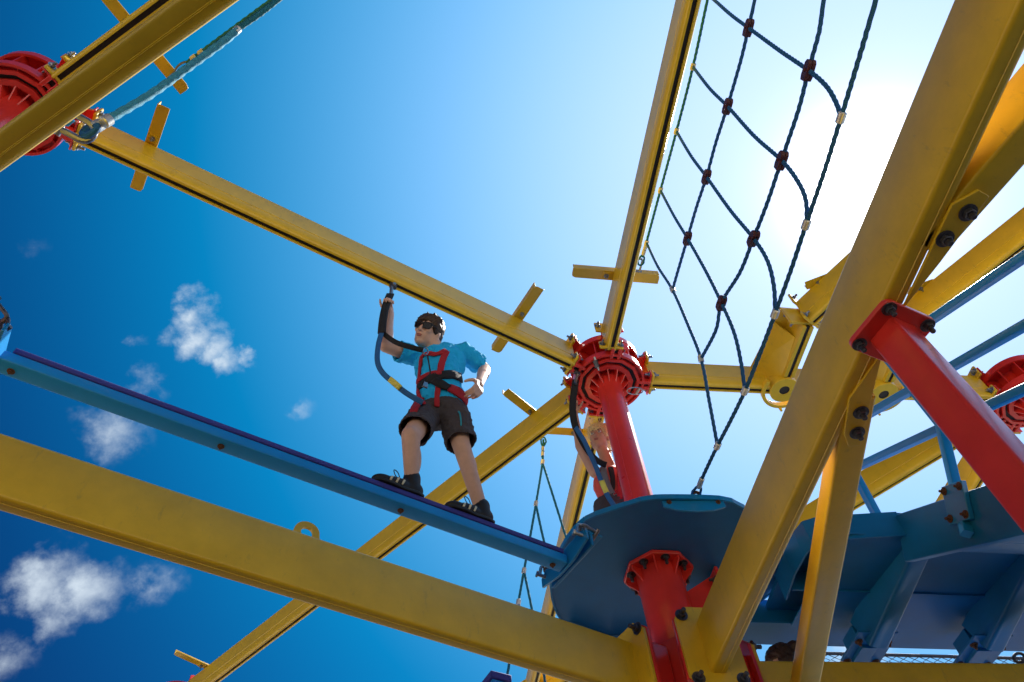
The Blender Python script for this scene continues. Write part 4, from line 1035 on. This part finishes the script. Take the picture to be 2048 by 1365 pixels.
# shoes
for nm, a_, toe, heel in (('shoe', MR_a, J(757, 966), J(846, 994)), ('shoe', ML_a, J(916, 1024), J(988, 1048))):
    t_ = on_walk(toe); h_ = on_walk(heel); t_.z = h_.z = ZB; d_ = (t_ - h_).normalized(); ln = .295
    h_ = on_walk(a_) + nA * .022; h_.z = ZB; h_ = h_ - d_ * .065; s_ = d_.cross(UP)
    sb = MB(); ellip(sb, h_ + d_ * .055 + UP * .052, d_, s_, UP, .062, .042, .055); ellip(sb, h_ + d_ * .15 + UP * .042, d_, s_, UP, .095, .045, .044)
    ellip(sb, h_ + d_ * .225 + UP * .033, d_, s_, UP, .072, .048, .034); capsule(sb, h_ + d_ * .06 + UP * .07, a_ + UP * .03, .046, .05)
    capsule(sb, h_ + d_ * .10 + UP * .075, h_ + d_ * .19 + UP * .055, .03, .022)
    so_ = organic(sb, nm, 'black', man, .006, 2)
    sole = [(0, .028), (.04, .04), (.12, .036), (.2, .046), (.26, .042), (.295, .02)]
    q = [h_ + d_ * (a - .005) + s_ * b for a, b in sole] + [h_ + d_ * (a - .005) - s_ * b for a, b in sole[::-1]]
    part(MB().plate([p + UP * .002 for p in q], UP * .018), 'sole', 'black', so_, bevel=.004)
    for k, a in enumerate((.20, .165, .13)):
        ribbon([h_ + d_ * (a + .006) + s_ * (-.05) * .96 + UP * .012, h_ + d_ * a - s_ * .05 + UP * .035, h_ + d_ * (a - .008) - s_ * .04 + UP * .062], 'stripe', 'cream', so_, .014, so_, .003, .002, ref=-s_, step=.01)
        ribbon([h_ + d_ * (a + .006) + s_ * .05 * .96 + UP * .012, h_ + d_ * a + s_ * .05 + UP * .035, h_ + d_ * (a - .008) + s_ * .04 + UP * .062], 'stripe', 'cream', so_, .014, so_, .003, .002, ref=s_, step=.01)
    part(MB().tube(smoothpath([h_ + d_ * .13 + UP * .088, h_ + d_ * .155 + UP * .13 + nA * .01, h_ + d_ * .175 + UP * .15, h_ + d_ * .165 + UP * .115, h_ + d_ * .14 + UP * .09], .01), .003, 6), 'lace', 'black', so_)
# harness
hs_ = []
bv = bvh_of(shirt, shorts)
def strap(pts, name, m, width, off=.008, th=.004): return ribbon_on(pts, bv, name, m, man, width, off, th)
strap([(846, 712), (842, 735), (839, 758), (836, 782)], 'chest_strap', 'web_red', .046)
strap([(893, 703), (885, 722), (881, 742), (878, 760)], 'chest_strap', 'web_red', .046)
strap([(845, 714), (858, 709), (874, 712), (892, 703)], 'chest_strap', 'web_red', .034, .012)
strap([(832, 786), (845, 772), (862, 760), (885, 753), (908, 752), (928, 764)], 'waist_belt', 'web_black', .070, .011, .006)
strap([(834, 768), (848, 756), (866, 749), (884, 748)], 'chest_strap', 'web_red', .034, .014)
strap([(926, 762), (934, 775), (938, 792)], 'waist_belt', 'web_black', .034, .013)
strap([(896, 778), (912, 783), (928, 798), (938, 822)], 'leg_loop', 'web_red', .075, .010, .006)
strap([(842, 800), (834, 812), (827, 826), (823, 838)], 'leg_loop', 'web_red', .06, .010, .006)
strap([(877, 772), (875, 792), (873, 816)], 'leg_loop', 'web_red', .036, .010)
strap([(868, 764), (882, 772), (898, 780)], 'buckle_strap', 'web_black', .065, .018, .006)
strap([(838, 780), (842, 800), (848, 812)], 'hip_strap', 'web_red', .03, .012)
strap([(917, 822), (922, 848), (920, 882)], 'side_piping', 'piping', .010, .008, .002)
bk_ = MB(); bk_.box(J(850, 770, .17), dW, UP, nA, .035, .05, .012); part(bk_, 'buckle', 'steel', man, bevel=.003)
part(MB().tube([J(851 + 5 * math.cos(t), 703 + 7 * math.sin(t), .17) for t in [k * math.pi / 6 for k in range(12)]], .005, 8, closed=True), 'chest_ring', 'steel', man)
part(MB().tube(smoothpath([J(855, 712, .17), J(859, 735, .19), J(860, 748, .19), J(850, 758, .19), J(842, 775, .17)], .02), .005, 6), 'gear_cord', 'web_black', man)
# lanyard: trolley in the slot, black sleeve, blue strap with yellow tag, black strap to the chest
lan = thing('lanyard', 'black and blue safety lanyard held by the man, clipped to the beam', 'lanyard', J(785, 578))
tp = J(786, 574); tp = Vector((tp.x, tp.y, ZT)); tp = on_walk(tp)
tm = MB(); tm.box(tp - UP * .02, dW, nA, UP, .055, .03, .05); tr_ = part(tm, 'trolley', 'darksteel', lan, bevel=.004)
part(MB().cyl(tp - UP * .025 - nA * .03, tp - UP * .025 + nA * .03, .013, n=14), 'roller', 'steel', lan)
part(MB().tube(smoothpath([tp - UP * .04 - dW * .01, J(782, 588), J(779, 597)], .01), .014, 10), 'swivel', 'steel', lan)
ribbon([J(781, 590, .01), J(776, 602, .02), J(770, 622, .04), J(766, 645, .05), J(764, 668, .05)], 'sleeve', 'web_black', lan, .055, None, th=.012)
ribbon([J(764, 664, .05), J(775, 674, .06), J(792, 685, .10), J(815, 693, .14), J(846, 701, .17)], 'chest_leash', 'web_black', lan, .034, None, th=.005)
ribbon([J(764, 664, .05), J(757, 690, .06), J(755, 722, .08), J(764, 744, .10), J(785, 764, .13), J(812, 786, .16), J(846, 806, .18)], 'leash', 'web_blue', lan, .034, None, th=.005)
ribbon([J(780, 759, .135), J(790, 767, .145), J(801, 777, .155)], 'tag', 'tag_yellow', lan, .036, None, th=.011)

# ---- the girl behind the column
def Gp(x, y, Y): return ony(x, y, Y)
girl = thing('person', 'girl in coral top and harness reaching up beside the red post', 'person', Vector((1.42, 4.0, DECK + .035)))
ORG[girl.name] = Vector(girl.location)
gh = Gp(1199, 878, 3.90); gl = Vector((-.52, -.76, -.16)).normalized(); gup = (UP + Vector((.22, .05, 0))).normalized()
g_sR = Gp(1190, 945, 3.93); g_eR = Gp(1160, 893, 3.86); g_wR = Gp(1149, 828, 3.74); g_sL = Gp(1246, 946, 3.96); g_ch = Gp(1221, 968, 3.97)
g_ch = Vector((g_ch.x, 3.97, g_ch.z)); g_nk = Gp(1216, 923, 3.96)
g_pel = Vector((g_ch.x + .03, 4.0, DECK + .035 + .86)); g_eL = Gp(1250, 930, 3.80); g_wL = Gp(1234, 918, 3.88)
gsk = MB(); head(gsk, gh, gl, .96, gup); limb(gsk, [g_nk - UP * .05, gh - gup * .06 - gl * .02], [.05, .046])
limb(gsk, [g_sR, g_eR, g_wR], [.048, .039, .027]); limb(gsk, [g_sL, g_sL + Vector((.03, -.04, -.20)), g_wL], [.046, .038, .026])
ax_ = (g_sL - g_sR).normalized(); fwd = Vector((ax_.y, -ax_.x, 0)).normalized()
ellip(gsk, g_ch, ax_, fwd, UP, .13, .09, .2); limb(gsk, [g_pel, g_ch], [.12, .11])
for k, X in ((-1, -.09), (1, .09)):
    hp_ = g_pel + ax_ * X - UP * .04; kn = Vector((g_pel.x + X * 1.1, g_pel.y - .03, DECK + .035 + .46)); an = Vector((g_pel.x + X * 1.2, g_pel.y + .02, DECK + .035 + .08))
    limb(gsk, [hp_, kn, an], [.08, .052, .036])
hand(gsk, g_wR, Gp(1146, 800, 3.68) - g_wR, Vector((-.1, -.8, 0)), .92, (95, 100, 105, 105), 1)
hand(gsk, g_wL, Gp(1226, 890, 3.88) - g_wL, Vector((-.7, .5, .3)), .72, (22, 26, 32, 40), -1, .04)
organic(gsk, 'body', 'skin_tan', girl, .0062, 3); lips(gh, gl, girl, .96, gup); eyes(gh, gl, girl, .96, gup)
ghb = MB(); hair_cap(ghb, gh, gl, 1.02, gup, True); f_, r_, u_ = head_frame(gl, gup)
limb(ghb, [gh - f_ * .08 + u_ * .03, gh - f_ * .14 - u_ * .02, gh - f_ * .15 - UP * .14], [.05, .045, .02])
organic(ghb, 'hair', 'blonde', girl, .0055, 2, .014, HTX)
wsp = MB()
for k in range(90):
    a = random.uniform(0, 6.28); d = (u_ * random.uniform(.3, 1) + f_ * math.cos(a) * .7 + r_ * math.sin(a)).normalized(); p = gh + u_ * .05 - f_ * .02 + d * .085
    wsp.tube([p, p + d * .025 + UP * .006, p + d * random.uniform(.035, .06) + Vector((random.uniform(-.02, .02), 0, random.uniform(-.01, .02)))], [.0020, .0016, .0008], 4)
wo2 = part(wsp, 'stray_hair', 'blonde', girl, keep=True); wo2['kind'] = 'stuff'
gt = MB(); ellip(gt, g_ch - UP * .02, ax_, fwd, UP, .145, .105, .2); limb(gt, [g_pel + UP * .02, g_ch], [.13, .125]); gtop = organic(gt, 'top', 'coral', girl, .007, 4, .014)
gs = MB(); ellip(gs, g_pel, ax_, fwd, UP, .165, .13, .12)
for X in (-.09, .09): hollow(gs, g_pel + ax_ * X, Vector((g_pel.x + X * 1.1, g_pel.y - .02, DECK + .56)), .105, .11, .012, .15)
organic(gs, 'shorts', 'shorts', girl, .007, 4, .014)
for X in (-.1, .12):
    sh_ = MB(); b_ = Vector((g_pel.x + X, g_pel.y, DECK + .037)); ellip(sh_, b_ + Vector((0, -.04, .04)), Vector((1, 0, 0)), Vector((0, 1, 0)), UP, .044, .12, .04); capsule(sh_, b_ + UP * .05, b_ + UP * .09, .045, .045); organic(sh_, 'shoe', 'black', girl, .007, 2)
gbv = bvh_of(gtop)
for pts, m_, w_ in (([(1207, 935), (1212, 960), (1222, 985), (1235, 1000)], 'web_grey', .05), ([(1217, 925), (1224, 950), (1226, 975), (1221, 992)], 'web_black', .04), ([(1240, 925), (1238, 960), (1240, 1000)], 'web_red', .04), ([(1208, 1000), (1228, 988), (1250, 978)], 'web_red', .03), ([(1206, 1006), (1228, 998), (1256, 990)], 'web_black', .05), ([(1210, 1010), (1206, 1030), (1205, 1045)], 'web_black', .05), ([(1218, 1005), (1212, 1025), (1208, 1040)], 'web_grey', .03), ([(1205, 945), (1210, 962), (1213, 980)], 'web_grey', .06)):
    ribbon_on(pts, gbv, 'harness_strap', m_, girl, w_, .009, .004)
gln = thing('lanyard', 'black and blue lanyard held by the girl, clipped into the near hub', 'lanyard', Gp(1155, 745, 3.62))
gt_ = onz(1154, 745, ZT - .01)
part(MB().box(gt_, dW, nA, UP, .05, .03, .05), 'trolley', 'darksteel', gln, bevel=.004)
part(MB().tube([gt_ - UP * .03, onz(1152, 760, ZT - .09), onz(1151, 768, ZT - .14)], .013, 10), 'swivel', 'steel', gln)
ribbon([ony(1151, 762, 3.60), ony(1147, 790, 3.63), ony(1145, 812, 3.66), ony(1147, 838, 3.70), ony(1152, 858, 3.74)], 'sleeve', 'web_black', gln, .055, None, th=.012)
ribbon([ony(1151, 855, 3.74), ony(1162, 880, 3.77), ony(1178, 905, 3.8), ony(1198, 924, 3.82), ony(1212, 930, 3.84)], 'chest_leash', 'web_black', gln, .045, None, th=.006)
ribbon([ony(1151, 855, 3.73), ony(1168, 882, 3.74), ony(1180, 908, 3.74), ony(1192, 935, 3.75), ony(1203, 965, 3.76), ony(1217, 995, 3.76), ony(1236, 1022, 3.76)], 'leash', 'web_blue', gln, .036, None, th=.006)
ribbon([ony(1203, 961, 3.752), ony(1208, 974, 3.752), ony(1213, 985, 3.752)], 'tag', 'tag_yellow', gln, .04, None, th=.012)

# ---- a third person whose hair shows in the gap at the bottom
p3c = ony(1562, 1334, 4.05)
p3 = thing('person', 'person with brown hair in a bun, only the top of the head in view', 'person', Vector((p3c.x, p3c.y, p3c.z - 1.55)))
ORG[p3.name] = Vector(p3.location); p3l = Vector((-.55, .8, 0)).normalized(); b3 = MB(); head(b3, p3c, p3l, .98)
q = p3c; limb(b3, [q - UP * .10, q - UP * .22], [.05, .055]); ellip(b3, q - UP * .40, Vector((.8, .55, 0)), p3l, UP, .17, .1, .22); limb(b3, [q - UP * .4, q - UP * .72], [.12, .13])
for k in (-1, 1):
    s_ = Vector((.82, .57, 0)) * k; limb(b3, [q + s_ * .18 - UP * .26, q + s_ * .24 - UP * .55, q + s_ * .20 + p3l * .1 - UP * .78], [.05, .04, .028]); hand(b3, q + s_ * .20 + p3l * .1 - UP * .78, -UP, -s_, .95, (25, 30, 35, 40), k)
    limb(b3, [q + s_ * .09 - UP * .74, q + s_ * .1 - UP * 1.08, q + s_ * .1 - UP * 1.48], [.085, .055, .04])
organic(b3, 'body', 'skin', p3, .008, 3)
h3 = MB(); hair_cap(h3, p3c, p3l, .99, UP, False); ellip(h3, p3c + UP * .085 - p3l * .085 + Vector((.05, 0, 0)), Vector((1, 0, 0)), Vector((0, 1, 0)), UP, .052, .05, .045); organic(h3, 'hair', 'hair', p3, .0055, 2, .016, HTX)
t3 = MB(); ellip(t3, q - UP * .42, Vector((.82, .57, 0)), p3l, UP, .19, .125, .22); limb(t3, [q - UP * .42, q - UP * .70], [.14, .14]); organic(t3, 'shirt', 'coral', p3, .009, 4, .012)
l3 = MB(); ellip(l3, q - UP * .76, Vector((.82, .57, 0)), p3l, UP, .17, .13, .12)
for k in (-1, 1): hollow(l3, q + Vector((.82, .57, 0)) * k * .09 - UP * .74, q + Vector((.82, .57, 0)) * k * .1 - UP * 1.08, .1, .1)
organic(l3, 'shorts', 'shorts', p3, .009, 3)
for k in (-1, 1):
    s3 = MB(); b_ = q + Vector((.82, .57, 0)) * k * .1 - UP * 1.55; ellip(s3, b_ + UP * .04 + p3l * .05, p3l, Vector((.82, .57, 0)), UP, .12, .044, .04); capsule(s3, b_ + UP * .05, b_ + UP * .1, .045, .045); organic(s3, 'shoe', 'black', p3, .008, 2)
wk = thing('walkway', 'lower blue walkway hidden behind the bottom frame beam', 'walkway', Vector((p3c.x, p3c.y, p3c.z - 1.59)))
wz = p3c.z - 1.552
part(MB().abox(1.75, 6.0, p3c.y - .35, p3c.y + .45, wz - .04, wz), 'plank', 'deckblue', wk, bevel=.004)
for X in (1.9, 5.8):
    for Y in (p3c.y - .25, p3c.y + .35): part(MB().abox(X - .04, X + .04, Y - .04, Y + .04, GROUND, wz - .04), 'leg', 'deckblue', wk)

fpk = thing('balance_beam', 'dark violet plank end just showing at the bottom edge left of centre', 'beam', onz(1003, 1350, 3.0))
fa = onz(1003, 1352, 3.0); fd = dirv(R_(-20))
part(MB().box(fa + fd * 1.0, fd, fd.cross(UP), UP, 2.0, .16, .05), 'tread', 'tread', fpk, bevel=.006)
part(MB().box(fa + fd * 1.0 - UP * .075, fd, fd.cross(UP), UP, 1.98, .13, .09), 'tube', 'beamblue', fpk, bevel=.006)
